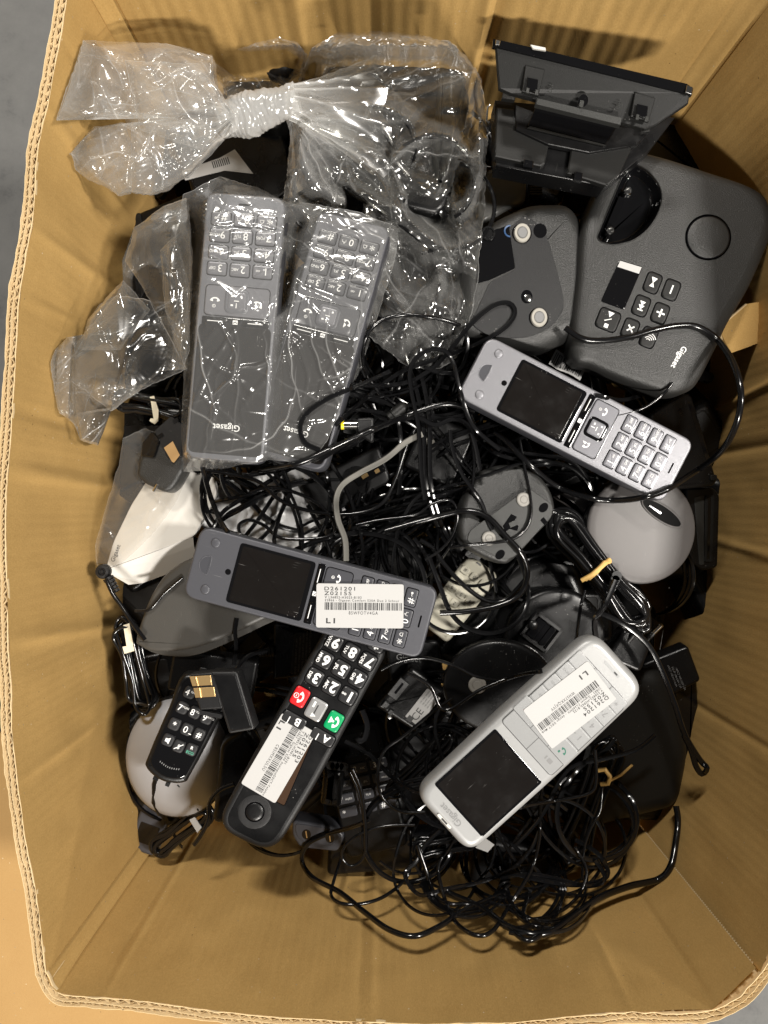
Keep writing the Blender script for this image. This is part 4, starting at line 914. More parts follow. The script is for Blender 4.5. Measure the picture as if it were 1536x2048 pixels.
# lower body (dark tray), its two grey flaps
plate('tray', [(990, 200), (1350, 235), (1300, 300), (1225, 362), (1210, 372), (992, 330)], [-125] * 6, 60, BLK)
plate('tray_flap', [(994, 214), (1030, 218), (1036, 262), (1098, 284), (1090, 326), (1082, 332), (990, 312)], -113, 16, GREY2, bev=3)
plate('tray_flap', [(1142, 297), (1238, 294), (1272, 258), (1262, 300), (1238, 350), (1212, 370), (1135, 346)], -113, 16, GREY2, bev=3)
plate('tray_rib', [(1030, 210), (1100, 236), (1300, 262), (1275, 290), (1180, 305), (1096, 288), (1032, 258)], -105, 14, BLK)
plate('label_recess', [(1060, 252), (1213, 290), (1207, 292), (1054, 256)], -100, 3, GREY2, bev=.6)
plate('recess_floor', [(1072, 212), (1235, 248), (1212, 288), (1056, 250)], -102, 3, GLS, bev=.6)
plate('hinge_tab', [(1006, 184), (1032, 190), (1030, 200), (1004, 196)], -85, 12, GREY2); plate('hinge_tab', [(1287, 250), (1302, 248), (1300, 262), (1284, 264)], -85, 12, GREY2)
plate('clip', [(1048, 318), (1068, 322), (1066, 336), (1046, 332)], -100, 12, GLS); plate('clip', [(1150, 342), (1166, 346), (1164, 362), (1148, 358)], -100, 12, GLS)
# display panel leaning back: upper edge high, lower edge deeper
bk = plate('display_back', [(991, 90), (1380, 186), (1377, 206), (1312, 250), (1290, 258), (1020, 186), (998, 176)], [2, 2, -8, -26, -30, -30, -26], 10, GREY2, bev=3)
plate('display_edge', [(986, 78), (1000, 80), (1376, 168), (1387, 176), (1384, 190), (985, 92)], [8, 9, 9, 8, 4, 4], 10, GLS, bev=2)
plate('chrome_corner', [(1374, 170), (1386, 174), (1383, 188), (1371, 184)], 10.5, 4, CHROME, bk, 1); plate('chrome_corner', [(992, 79), (1001, 81), (999, 90), (991, 89)], 10.5, 4, CHROME, bk, 1)
plate('message_lamp', [(1061, 89), (1091, 95), (1092, 101), (1066, 97)], 14, 4, WHT, bk, 1)
for q in (((1051, 130), (1090, 139), (1077, 190), (1044, 182)), ((1270, 184), (1311, 196), (1298, 242), (1262, 232))):
    hb = plate('hinge_bracket', list(q), [-2, -2, -10, -10], 8, GREY2); c = np.mean(np.array(q), 0)
    plate('hinge_slot', [(c[0] - 11, c[1] - 6), (c[0] + 11, c[1] - 1), (c[0] + 8, c[1] + 22), (c[0] - 12, c[1] + 17)], -.5, 1, GLS, hb, .5)
    plate('hinge_pin', [(c[0] - 12, c[1] + 14), (c[0] - 6, c[1] + 16), (c[0] - 8, c[1] + 26), (c[0] - 14, c[1] + 24)], 1.5, 5, GREY3, hb, .8); plate('hinge_pin', [(c[0] + 6, c[1] + 18), (c[0] + 12, c[1] + 20), (c[0] + 10, c[1] + 30), (c[0] + 4, c[1] + 28)], 1.5, 5, GREY3, hb, .8)
plate('ridge', [(1073, 196), (1244, 236), (1241, 250), (1071, 208)], [-8, -8, -12, -12], 14, GREY3, None, 2)
sk = t.part('screw_hole', move(flat([circ(10, ry=13, n=20)], 0), *t.loc(1168, 198), -6), GLS); t.part('screw', move(slab(rect(8, 14, 3), [(0, 0), (0, 3)]), *t.loc(1164, 206), -5.5), GREY3, sk)
for q in ((1102, 172), (1239, 206)): t.part('moulded_mark', move(join(box(9, 1.2, 1.4, 0, 7, 1), box(9, 1.2, 1.4, 0, 0, 1), box(9, 1.2, 1.4, 0, -7, 1), box(1.2, 14, 1.4, 4, 0, 1)), *t.loc(*q), -9), GREY3)
t.part('side_port', join(tube_geo([(*t.loc(985, 188), -40), (*t.loc(981, 192), -40), (*t.loc(979, 220), -40), (*t.loc(984, 224), -40)], 2), tube_geo([(*t.loc(985, 244), -40), (*t.loc(980, 250), -40), (*t.loc(982, 262), -40)], 1.6)), CHROME)
# grey pouch and ribbed cable end left of the upturned base
t = poly_thing('pouch', 'smoky grey plastic pouch tucked between the big knotted bag and the desk phone', 'pouch', 995, 395, -.03, 20)
t.part('sheet', warp(slab(spl(t.locs([(972, 345), (1010, 340), (1046, 346), (1052, 392), (1040, 408), (1000, 424), (960, 446), (955, 400)])), edge(14, 6, 3)), lambda x, y, z: (x, y, z + 5 * math.sin(x * .1 + y * .05))), POUCH)
t = poly_thing('cable_plug', 'black ribbed cable end under the desk phone above the upturned base', 'plug', 1072, 372, -.03, 20)
t.part('ribbed_boot', join(*[move(box(26, 3, 16), 0, -16 + i * 5) for i in range(8)]), BLKM)
# upturned base
t = T('phone_base', 'charcoal phone base lying upside down with two pale round rubber feet and a screw', 'phone base', 1075, 548, (0, -1), .015, 1, 70, (0, 3))
ol = rpoly(t.locs([(930, 470), (1020, 415), (1060, 398), (1150, 394), (1176, 440), (1199, 640), (1170, 668), (1100, 700), (1000, 690), (915, 660)]), [20, 30, 30, 44, 60, 50, 30, 30, 30, 30], 7)
pr = [(0, -70)] + [(46 * (1 - math.cos(a)) ** .9 if a else 0, -34 + 34 * math.sin(a)) for a in [math.pi / 2 * i / 9 for i in range(10)]]
t.part('shell', slab(rpoly(t.locs([(930, 470), (1020, 420), (1062, 400), (1146, 396), (1176, 440), (1198, 640), (1160, 668), (1095, 700), (1000, 690), (915, 660)]), [20, 30, 30, 60, 60, 62, 30, 30, 30, 30], 8), [(d * .72, z) for d, z in pr]), GREY)
plt_ = rpoly(t.locs([(1017, 458), (1050, 430), (1088, 458), (1100, 490), (1127, 590), (1128, 618), (1108, 650), (1060, 676), (980, 676), (940, 650), (978, 566), (1030, 540)]), [6, 8, 14, 20, 26, 26, 14, 20, 10, 10, 4, 4])
bp_ = t.part('bottom_plate', slab(plt_, [(0, -3), (0, .6), (.6, 1.1)]), BLKM)
t.part('socket_recess', flat([rpoly(t.locs([(960, 470), (1017, 452), (1029, 538), (978, 562), (950, 570)]), 4)], .9), GLS)
t.part('blue_socket_ring', tube_geo([(*t.loc(1017 - 11 * math.cos(a) + 2, 464 + 11 * math.sin(a)), 2) for a in [i * .4 - 1.6 for i in range(9)]], 1.8), BLUE)
t.part('socket', move(lathe([(14, 0), (14, 4), (11, 4), (10, 1), (.5, 1)], 20), *t.loc(975, 470), 1), BLK)
for q in ((1043, 468), (1077, 636)):
    ft = t.part('rubber_foot', move(lathe([(18, 0), (18, 4), (16.6, 6), (11.5, 6), (10.8, 5), (10, 5), (9.4, 6), (.5, 6.2)], 32, .93, 1.05), *t.loc(*q), 1), RUB); t.part('ring_groove', move(lathe([(9.8, 6.4), (11.2, 6.4)], 32, .93, 1.05), *t.loc(*q), 1), GINK, ft); t.part('foot_well', move(flat([circ(20, n=32)], 1.6), *t.loc(*q), 0, 0), GLS, ft)
t.part('wall_mount_hole', move(flat([circ(13.5, ry=14.5)], 1.7), *t.loc(1080, 462)), GLS)
h = t.part('screw_hole', move(flat([circ(11.5, ry=13.5)], 1.7), *t.loc(1053, 594)), GLS); t.part('screw', move(join(lathe([(7.5, 1.8), (7.5, 2.6), (6, 3.2), (.5, 3.4)], 18), box(8, 1.6, 1, 0, 0, 4), box(1.6, 8, 1, 0, 0, 4)), *t.loc(1055, 597)), CHROME, h)
# speaker base
t = T('phone_base', 'charcoal answering-machine base with keys and display, glossy handset cradle and speaker, in the upper right', 'phone base', 1360, 545, (.425, -.905), .02, 1, 80)
pts = [(1222, 372), (1264, 318), (1320, 326), (1423, 359), (1500, 389), (1531, 432), (1524, 480), (1484, 566), (1444, 640), (1400, 716), (1378, 758), (1330, 764), (1256, 740), (1192, 708), (1160, 690), (1176, 560), (1184, 455)]
ol = spl(t.locs([(1216, 372), (1236, 330), (1262, 313), (1320, 322), (1423, 355), (1496, 380), (1528, 404), (1538, 444), (1520, 497), (1487, 570), (1448, 636), (1427, 680), (1392, 748), (1374, 766), (1346, 771), (1320, 764), (1256, 742), (1191, 714), (1160, 694), (1172, 560), (1182, 455)]), 5)
cr = rpoly(t.locs([(1193, 474), (1252, 334), (1268, 326), (1296, 340), (1320, 370), (1325, 396), (1316, 430), (1296, 460), (1266, 482), (1226, 491), (1200, 484)]), [8, 12, 14, 16, 16, 14, 16, 18, 20, 14, 12], 5)
def bs_w(x, y, z): return (x, y, z + (9 * math.exp(-(((x - t.cr[0]) ** 2 + (y - t.cr[1]) ** 2) / 6500.)) if z > -30 else 0))
t.cr = t.loc(1262, 412)
ol = inset(ccw(ol), -17); V_, F_ = slab(ol, [(6, -84), (0, -64), (0, -27), (.8, -20), (2.6, -13.5), (5.5, -8.6), (9.5, -5), (15, -2.2), (21, -.8), (27, 0)], [cr])
t.part('shell', (V_, F_), GREY, ang=50)
cw = t.part('handset_cradle', bowl(cr, [(0, .2), (1.2, -.4), (2.5, -8), (7, -22), (13, -29), (17, -30)]), GLS, ang=60)
t.part('cradle_rim', tube_geo([(*p, .4) for p in ccw(cr)] + [(*ccw(cr)[0], .4)], 1.1), GREY2, cw)
t.part('cradle_ledge', move(box(14, 74, 12), *t.loc(1236, 420), -18, t.rot((.92, .39))), GLS, cw)
for q in ((1260, 377), (1224, 457)): t.part('contact_pin', move(lathe([(8, -26), (8, -10), (7, -9), (4.5, -9), (4, -12), (.5, -12)], 20), *t.loc(*q)), CHROME, cw)
sp_ = t.part('speaker_disc', move(lathe([(47, -.5), (47, .3), (44.5, .5), (43, -2), (41.5, -2), (41, 1), (39, 2.2), (20, 2.4), (.5, 2.4)], 56), *t.loc(1416, 475)), GREY)
t.part('speaker_groove', move(flat([circ(43.5, n=56)], 0), *t.loc(1416, 475), -.0), GLS, sp_)
t.part('speaker_ring', move(join(lathe([(43.4, .9), (46, .9)], 56)), *t.loc(1416, 475)), GLS, sp_)
dsp = rpoly(t.locs([(1239, 520), (1285, 534), (1248, 620), (1201, 603)]), [5, 5, 5, 5])
di = t.part('display', slab(dsp, [(0, -1), (0, .5), (.8, .9)]), GLS)
t.part('display_film', flat([t.locs([(1240, 522), (1283, 535), (1277.5, 548), (1234.5, 534)])], 1.3), PAPER, di)
a = t.rot((.93, .37))
def bkey(px, py, w, h, glyph):
    x, y = t.loc(px, py); gv = t.part('key_groove', move(slab(rect(w + 4, h + 4, 10), [(0, -1), (0, .4)]), x, y, 0, a), GLS)
    ky = t.part('key', move(slab(rect(w, h, 9), [(0, -1), (0, 1.6), (1, 2.6), (3, 3)]), x, y, 0, a), GREY2); t.part('symbol', move(flat(glyph, 3.4), x, y, 0, a), WINK, ky)
bkey(1305, 566, 29, 39, [[(-5, -8), (5, -8), (0, 0)], [(-5, 8), (5, 8), (0, -1)], rect(11, 2.6, 0, 0, 9)][1:] + [[(-5, -9), (5, -9), (0, 1)]][:1])
bkey(1342, 580, 29, 39, [rect(2.8, 18)])
bkey(1282, 612, 29, 39, [[(-6, 9), (6, 9), (0, 0)], [(-6, 1), (6, 1), (0, -8)], rect(11, 2.6, 0, 0, -9)])
bkey(1320, 627, 29, 39, [rect(17, 3.4), rect(3.4, 17)])
bkey(1216, 640, 42, 40, [[(-6, 16), (7, 16), (0, 5)], [(-8, -4), (-6.5, -5), (6, 3), (5, 4)], rect(8, 8, 0, 0, -13)])
bkey(1260, 658, 29, 39, [[(x * c - y * s_, x * s_ + y * c) for x, y in rect(17, 3)] for c, s_ in ((.707, .707), (.707, -.707))])
bkey(1297, 675, 29, 39, [[(r_ * math.cos(b), -8 + r_ * math.sin(b)) for b in np.linspace(.5, 2.64, 9)] + [((r_ - 1.6) * math.cos(b), -8 + (r_ - 1.6) * math.sin(b)) for b in np.linspace(2.64, .5, 9)] for r_ in (5, 9, 13, 17)])
t.part('logo', move(text('Gigaset', 16, bold=.012), *t.loc(1358, 715), .6, t.rot((-.5, .86))), WINK)
# torn flap
def flapgeo():
    p = [(1437, 657, -.005), (1492, 608, .0), (1545, 600, -.01), (1545, 676, -.012), (1462, 706, -.004)]
    q = [tuple(P(*v)) for v in p]; V = q + [(v[0], v[1], v[2] - .004) for v in q]; n_ = len(q)
    return V, [tuple(range(n_))] + [(i, n_ + i, n_ + (i + 1) % n_, (i + 1) % n_) for i in range(n_)]
bpart('torn_flap', flapgeo(), CARD, label='torn piece of the right wall bent inward beside the speaker base')
bpart('torn_edge', tube_geo([tuple(P(1462, 706, -.006)), tuple(P(1446, 690, -.005)), tuple(P(1437, 657, -.005)), tuple(P(1462, 634, -.003)), tuple(P(1492, 608, .0))], .0009), CARDC)
# ------------------------------------------------------------------ upper left: contents of the big bag and black things round it
t = poly_thing('phone_base', 'black phone base with a white sticker, under the tail of the big knotted bag', 'phone base', 470, 330, -.03, 70, (4, 6))
t.part('housing', slab(rpoly(t.locs([(360, 300), (560, 240), (600, 380), (400, 440)]), 16), edge(60, 10, 4)), BLK)
st = t.part('sticker', slab(t.locs([(366, 346), (440, 318), (470, 300), (506, 346), (450, 342), (372, 364)]), [(0, -1), (0, 1.2)]), PAPER)
t.part('print', join(*[move(text('ETB1', 8), *t.loc(376, 352), 1.6, t.rot((-.2, -.97)))], *[move(flat([rect(2, 14, 0, -20 + 4 * i)], 1.6), *t.loc(446, 326), 0, .3) for i in range(9)]), INK, st)
t = poly_thing('phone_base', 'black phone base in the shade below the bag tail at the left wall', 'phone base', 320, 470, -.05, 70, (0, -6))
t.part('housing', slab(rpoly(t.locs([(252, 430), (390, 380), (430, 560), (290, 640), (262, 600)]), 14), edge(60, 10, 4)), BLK)
t.part('raised_edge', slab(rpoly(t.locs([(256, 432), (280, 424), (300, 560), (280, 600)]), 5), [(0, 0), (0, 3), (1, 4)]), BLKM)
t = poly_thing('camera_ball', 'round black plastic ball in clear film at the top wall, behind the knot', 'ball', 570, 108, -.01, 50)
t.part('shell', lathe([(50, -40), (52, -10), (48, 8), (38, 20), (24, 28), (10, 31), (.5, 32)], 36), BLK)
t.part('ring', move(lathe([(51, -6), (53, -4), (53, 2), (50, 3)], 36), 0, 0), BLKM)
t = poly_thing('phone_base', 'dark phone base inside clear film at the top wall, left of the knot', 'phone base', 520, 150, -.02, 60)
t.part('housing', slab(rpoly(t.locs([(440, 110), (560, 95), (600, 170), (560, 260), (450, 240)]), 20), edge(60, 12, 4)), GREY2)
t = poly_thing('desk_phone', 'dark grey desk phone inside the big knotted clear bag', 'desk phone', 790, 260, .0, 80, (-3, 3))
t.part('housing', slab(rpoly(t.locs([(650, 130), (900, 108), (945, 180), (900, 400), (880, 430), (640, 380)]), 24), edge(80, 12, 4)), BLK)
t.part('side_wing', slab(rpoly(t.locs([(880, 130), (935, 150), (905, 300), (880, 380), (862, 330)]), 10), edge(20, 6, 3)), GREY3, at=(0, 0, 8))
t.part('handset_rest', slab(rpoly(t.locs([(680, 160), (840, 150), (836, 190), (690, 204)]), 10), edge(14, 6, 3)), BLKM, at=(0, 0, 8))
t = poly_thing('phone_base', 'black phone base marked with a grey logo at the bottom of the big knotted bag', 'phone base', 850, 560, -.01, 70, (3, 2))
t.part('housing', slab(rpoly(t.locs([(740, 470), (930, 450), (935, 600), (900, 690), (760, 660)]), 20), edge(70, 12, 4)), BLK)
t.part('logo', move(text('Gigaset', 16), *t.loc(850, 600), .6, t.rot((.98, -.1))), GINK)
t = poly_thing('phone_base', 'pale brown plastic block seen through the side of the big knotted bag', 'plastic block', 595, 330, -.02, 40)
t.part('block', slab(rpoly(t.locs([(576, 300), (624, 262), (616, 390), (580, 400)]), 8), edge(30, 5, 3)), mat('pale_brown_plastic', (.3, .25, .19), .4))
t.o.name = 'plastic_block'
rr = random.Random(21)
for i, (lb, reg) in enumerate((('black cords bundled inside the big clear bag below the knot', (640, 300, 900, 560)), )):
    gs = []
    for _ in range(16): gs.append(tube_geo([tuple(P(*q)) for q in catmull(meander(rr, reg, 16, -.005, .02), 9.)], 4.2 * .5 / F, rr.random() < .4, 6))
    tag(build('cable_tangle', join(*gs), CRD, None, 50), lb, 'cable tangle', None, 'stuff')
# ------------------------------------------------------------------ the big knotted bag
bg1 = bag_root('knotted_bag', 'big clear plastic bag tied in a knot, full of black phone parts', 760, 330, .0)
KN = P(575, 205, .05)
G = star([(572, 186), (596, 165), (612, 120), (628, 92), (680, 64), (760, 58), (830, 68), (900, 84), (945, 118), (962, 155), (974, 230), (974, 330), (968, 430), (958, 520), (950, 600), (935, 660), (915, 716), (880, 738), (820, 735), (760, 690), (700, 640), (640, 520), (600, 420), (566, 400), (575, 320), (578, 260), (570, 232)], (780, 330), 480, 150, 5, 1); X, Y = grid_xy(G)
Z = drape(G, .02, 200, .002, .0); dk_ = np.hypot(X - KN.x, Y - KN.y); ang = np.arctan2(Y - KN.y, X - KN.x)
Z = Z + .045 * np.exp(-(dk_ / .035) ** 1.3) * (Z < .06)
wv_ = tri_w(ang * 15 + 2 * np.sin(ang * 4 + dk_ * 30)); wv2 = tri_w(ang * 37 + 3)
pl = wv_ * .0028 * np.exp(-(dk_ / .085) ** 2) * np.clip(dk_ / .03, .3, 1) + wv2 * .0008 * np.exp(-(dk_ / .05) ** 2)
fade = np.clip(np.arange(G.shape[0])[::-1, None] / 8., .25, 1)
c1, m1 = creases(X, Y, 90, .8, 31, (.002, .008), (.03, .10), (KN.x, KN.y)); c3, m3 = creases(X, Y, 22, .7, 32, (.0012, .003), (.01, .03))
Z = Z + (pl + c1 + c3 + facets(X, Y, 4, .04, .006, 4)) * fade
neck = np.exp(-(dk_ / .036) ** 2)
film_sheet('sack', bg1, G, Z, FILM, np.clip(m1 + m3 * .8 + neck * (.25 + .3 * np.clip(wv_, 0, 1) + .2 * np.clip(wv2, 0, 1)) + .25 * np.clip(wv_ * 3 - 2.2, 0, 1) * np.exp(-(dk_ / .09) ** 2), 0, 1))
c2, m2 = creases(X, Y, 60, .7, 77, (.002, .005), (.03, .08))
Z2 = drape(G, .02, 60, .0008, -.02) + c2 * .7
film_sheet('inner_layer', bg1, G, np.minimum(Z2, Z - .001), FILM, m2 * .7)
def knot_geo():
    n, m = 60, 48; V = []; Fc = []; a0, a1 = P(438, 246, .048), P(596, 198, .055)
    prof = [(0, 27), (.1, 31), (.22, 40), (.38, 43), (.55, 40), (.7, 34), (.82, 30), (1, 30)]
    dv = (a1 - a0); sd = dv.cross(Vector((0, 0, 1))).normalized(); up = sd.cross(dv).normalized()
    for i in range(n):
        s = i / (n - 1); r = np.interp(s, [p[0] for p in prof], [p[1] for p in prof]) * .47 / F
        for j in range(m):
            th = 2 * math.pi * j / m; wr = .5 + .5 * math.tanh((s - .12) * 20) * math.tanh((.88 - s) * 20)
            rg_ = 1 + .035 * tri_w(np.array(s * 85 + 2 * th + 7 * noise.noise((math.cos(th) * 1.2, math.sin(th) * 1.2, s * 5)))) + .09 * noise.noise((math.cos(th) * 1.6 + 5, math.sin(th) * 1.6, s * 10)) * wr + .12 * tri_w(np.array(th * 9 + s * 5)) * (1 - wr) + .08 * noise.noise((math.cos(th) * 2, math.sin(th) * 2, s * 7))
            q = a0 + dv * s + (sd * math.cos(th) + up * math.sin(th) * .85) * r * float(rg_); V.append(tuple(q))
    for i in range(n - 1):
        for j in range(m): q = (j + 1) % m; Fc.append((i * m + j, i * m + q, (i + 1) * m + q, (i + 1) * m + j))
    return V, Fc
def neck_geo():
    n, m = 46, 120; V = []; Fc = []; A = []; a0, a1 = P(578, 204, .053), P(760, 232, .030); dv = a1 - a0; sd = dv.cross(Vector((0, 0, 1))).normalized(); up = sd.cross(dv).normalized()
    for i in range(n):
        s_ = i / (n - 1)
        for j in range(m):
            th = 2 * math.pi * j / m; pl_ = float(tri_w(np.array(th * 11 + 1.2 * math.sin(th * 3) + s_ * 1.5 + 1.5 * noise.noise((math.cos(th) * 2, math.sin(th) * 2, s_ * 2)))))
            rl = (28 + 92 * s_ ** 1.25) * (1 + .16 * pl_ * (1 - .5 * s_)); rv = (26 + 14 * s_) * (1 + .34 * pl_ * (1 - .4 * s_)); e_ = 1 + .25 * noise.noise((th * 1.6, 4, 4)) * s_ * s_
            q = a0 + dv * (s_ * e_) + (sd * math.cos(th) * rl + up * math.sin(th) * rv) * .47 / F; V.append(tuple(q)); A.append(max(0, (.42 - .5 * s_)) + .5 * max(0, pl_ * 2.2 - 1.2) * (1 - s_))
    for i in range(n - 1):
        for j in range(m): q = (j + 1) % m; Fc.append((i * m + j, i * m + q, (i + 1) * m + q, (i + 1) * m + j))
    return V, Fc, A
nV, nF, nA = neck_geo(); nk = build('neck', (nV, nF), FILM, bg1, 30); nk.location = -bg1.location
at_ = nk.data.attributes.new('crease', 'FLOAT', 'POINT'); at_.data.foreach_set('value', np.array(nA, np.float32))
kn = build('knot', knot_geo(), FILMK, bg1, 30); kn.location = -bg1.location
TAIL = [(478, 214), (440, 190), (432, 130), (424, 112), (380, 98), (330, 86), (300, 92), (262, 106), (230, 98), (186, 92), (166, 80), (158, 120), (134, 190), (112, 241), (150, 233), (205, 216), (246, 236), (256, 255), (215, 250), (188, 256), (140, 308), (150, 340), (200, 370), (236, 392), (262, 384), (300, 390), (340, 380), (400, 330), (440, 285), (478, 262)]
G = star(TAIL, (352, 236), 480, 120, 4, 2); X, Y = grid_xy(G, .05); KT = P(470, 232, .05); dk_ = np.hypot(X - KT.x, Y - KT.y); ang = np.arctan2(Y - KT.y, X - KT.x)
R_ = np.linspace(0, 1, 120)[:, None]; dome = np.sqrt(np.clip(1 - R_ ** 2.5, 0, 1)) * .022
base = .05 + .0 * X
wv_ = tri_w(ang * 14 + 3 * np.sin(dk_ * 60 + ang * 3)); pl = wv_ * .003 * np.exp(-(dk_ / .07) ** 2)
c1, m1 = creases(X, Y, 70, .9, 41, (.002, .008), (.02, .07), (KT.x, KT.y)); c3, m3 = creases(X, Y, 18, .8, 42, (.0012, .003), (.01, .03))
edge_f = np.clip((1.02 - R_) * 6, .4, 1)
film_sheet('tail', bg1, G, base + dome + (c1 + c3 + facets(X, Y, 6, .022, .011, 14) + pl) * edge_f, FILMH, np.clip(m1 + m3 * .8 + .45 * np.exp(-(dk_ / .022) ** 2) + .3 * np.clip(wv_ * 3 - 2, 0, 1) * np.exp(-(dk_ / .06) ** 2), 0, 1), .5)
c2, m2 = creases(X, Y, 60, .8, 43, (.002, .006), (.02, .06))
film_sheet('tail', bg1, G, base - dome * .6 - .004 + (c2 + facets(X, Y, 6, .02, .008, 15)) * edge_f, FILM, m2, .4)
def folds(parent, polys, zb, seed, m=FILM):
    for i, (pg, dz_) in enumerate(polys):
        c_ = np.mean(np.array(pg), 0); G = star(pg, c_, 200, 50, 3, seed + i); X, Y = grid_xy(G, zb); R2 = np.linspace(0, 1, 50)[:, None]
        c1, m1 = creases(X, Y, 9, .9, seed * 7 + i, (.002, .006), (.015, .05)); ef = np.clip((1.02 - R2) * 6, .4, 1)
        film_sheet('fold', parent, G, zb + dz_ + np.sqrt(np.clip(1 - R2 ** 2, 0, 1)) * .008 + (c1 + facets(X, Y, 4, .024, .010, seed + 3 * i)) * ef, m, m1, .55)
folds(bg1, [([(166, 80), (330, 86), (424, 112), (432, 190), (330, 250), (250, 230), (112, 241)], .014), ([(140, 308), (188, 254), (250, 246), (270, 320), (262, 386), (236, 392)], .006), ([(262, 250), (400, 236), (450, 280), (380, 352), (300, 390), (262, 384)], .018), ([(250, 120), (400, 128), (472, 230), (400, 300), (280, 260)], .024)], .05, 5, FILMH)
# second small bag at the top wall
bg2 = bag_root('plastic_bag', 'small loose clear bag over a round black object at the top wall, behind the knot', 520, 130, .0)
G = star([(425, 115), (470, 98), (530, 80), (560, 74), (596, 86), (618, 110), (606, 150), (590, 180), (520, 190), (450, 200), (430, 170)], (520, 135), 160, 50, 4, 6); X, Y = grid_xy(G)
c1, m1 = creases(X, Y, 60, .8, 51); Z = drape(G, .02, 80, .002, .0) + c1 + facets(X, Y, 6, .02, .004, 6); film_sheet('film', bg2, G, Z, FILM, m1)
# ------------------------------------------------------------------ handsets
LET = {'1': 'oo', '2': 'ABC', '3': 'DEF', '4': 'GHI', '5': 'JKL', '6': 'MNO', '7': 'PQRS', '8': 'TUV', '9': 'WXYZ', '*': '', '0': '', '#': ''}
def key_legend(c, x, y, z, s=1., bold=.0):
    g = [text({'*': '*'}.get(c, c), 6.2 * s if c != '*' else 8 * s, x - 2.0 * s, y - (1.2 * s if c == '*' else 0), z, bold=bold)]
    if LET[c]: g.append(text(LET[c], 2.5 * s, x + 2.7 * s, y, z, bold=bold, sx=.9))
    elif c == '0': g += [move(tube_geo([(-1.1, -.9, 0), (-1.1, .5, 0), (1.1, .5, 0), (1.1, -.9, 0)], .16), x + 2.7 * s, y, z), text('R', 1.8 * s, x + 2.7 * s, y + .9, z)]
    elif c == '*': g.append(move(tube_geo([(-1.2, -.8, 0), (-.8, .7, 0), (0, 1.2, 0), (.8, .7, 0), (1.2, -.8, 0), (-1.2, -.8, 0)], .18), x + 2.7 * s, y, z))
    elif c == '#': g.append(move(tube_geo([(.4 + .6 * math.cos(a * .7), .6 * math.sin(a * .7), 0) for a in range(10)] + [(-1.6, 0, 0), (-1.6, -.7, 0)], .18), x + 2.7 * s, y, z))
    return join(*g)
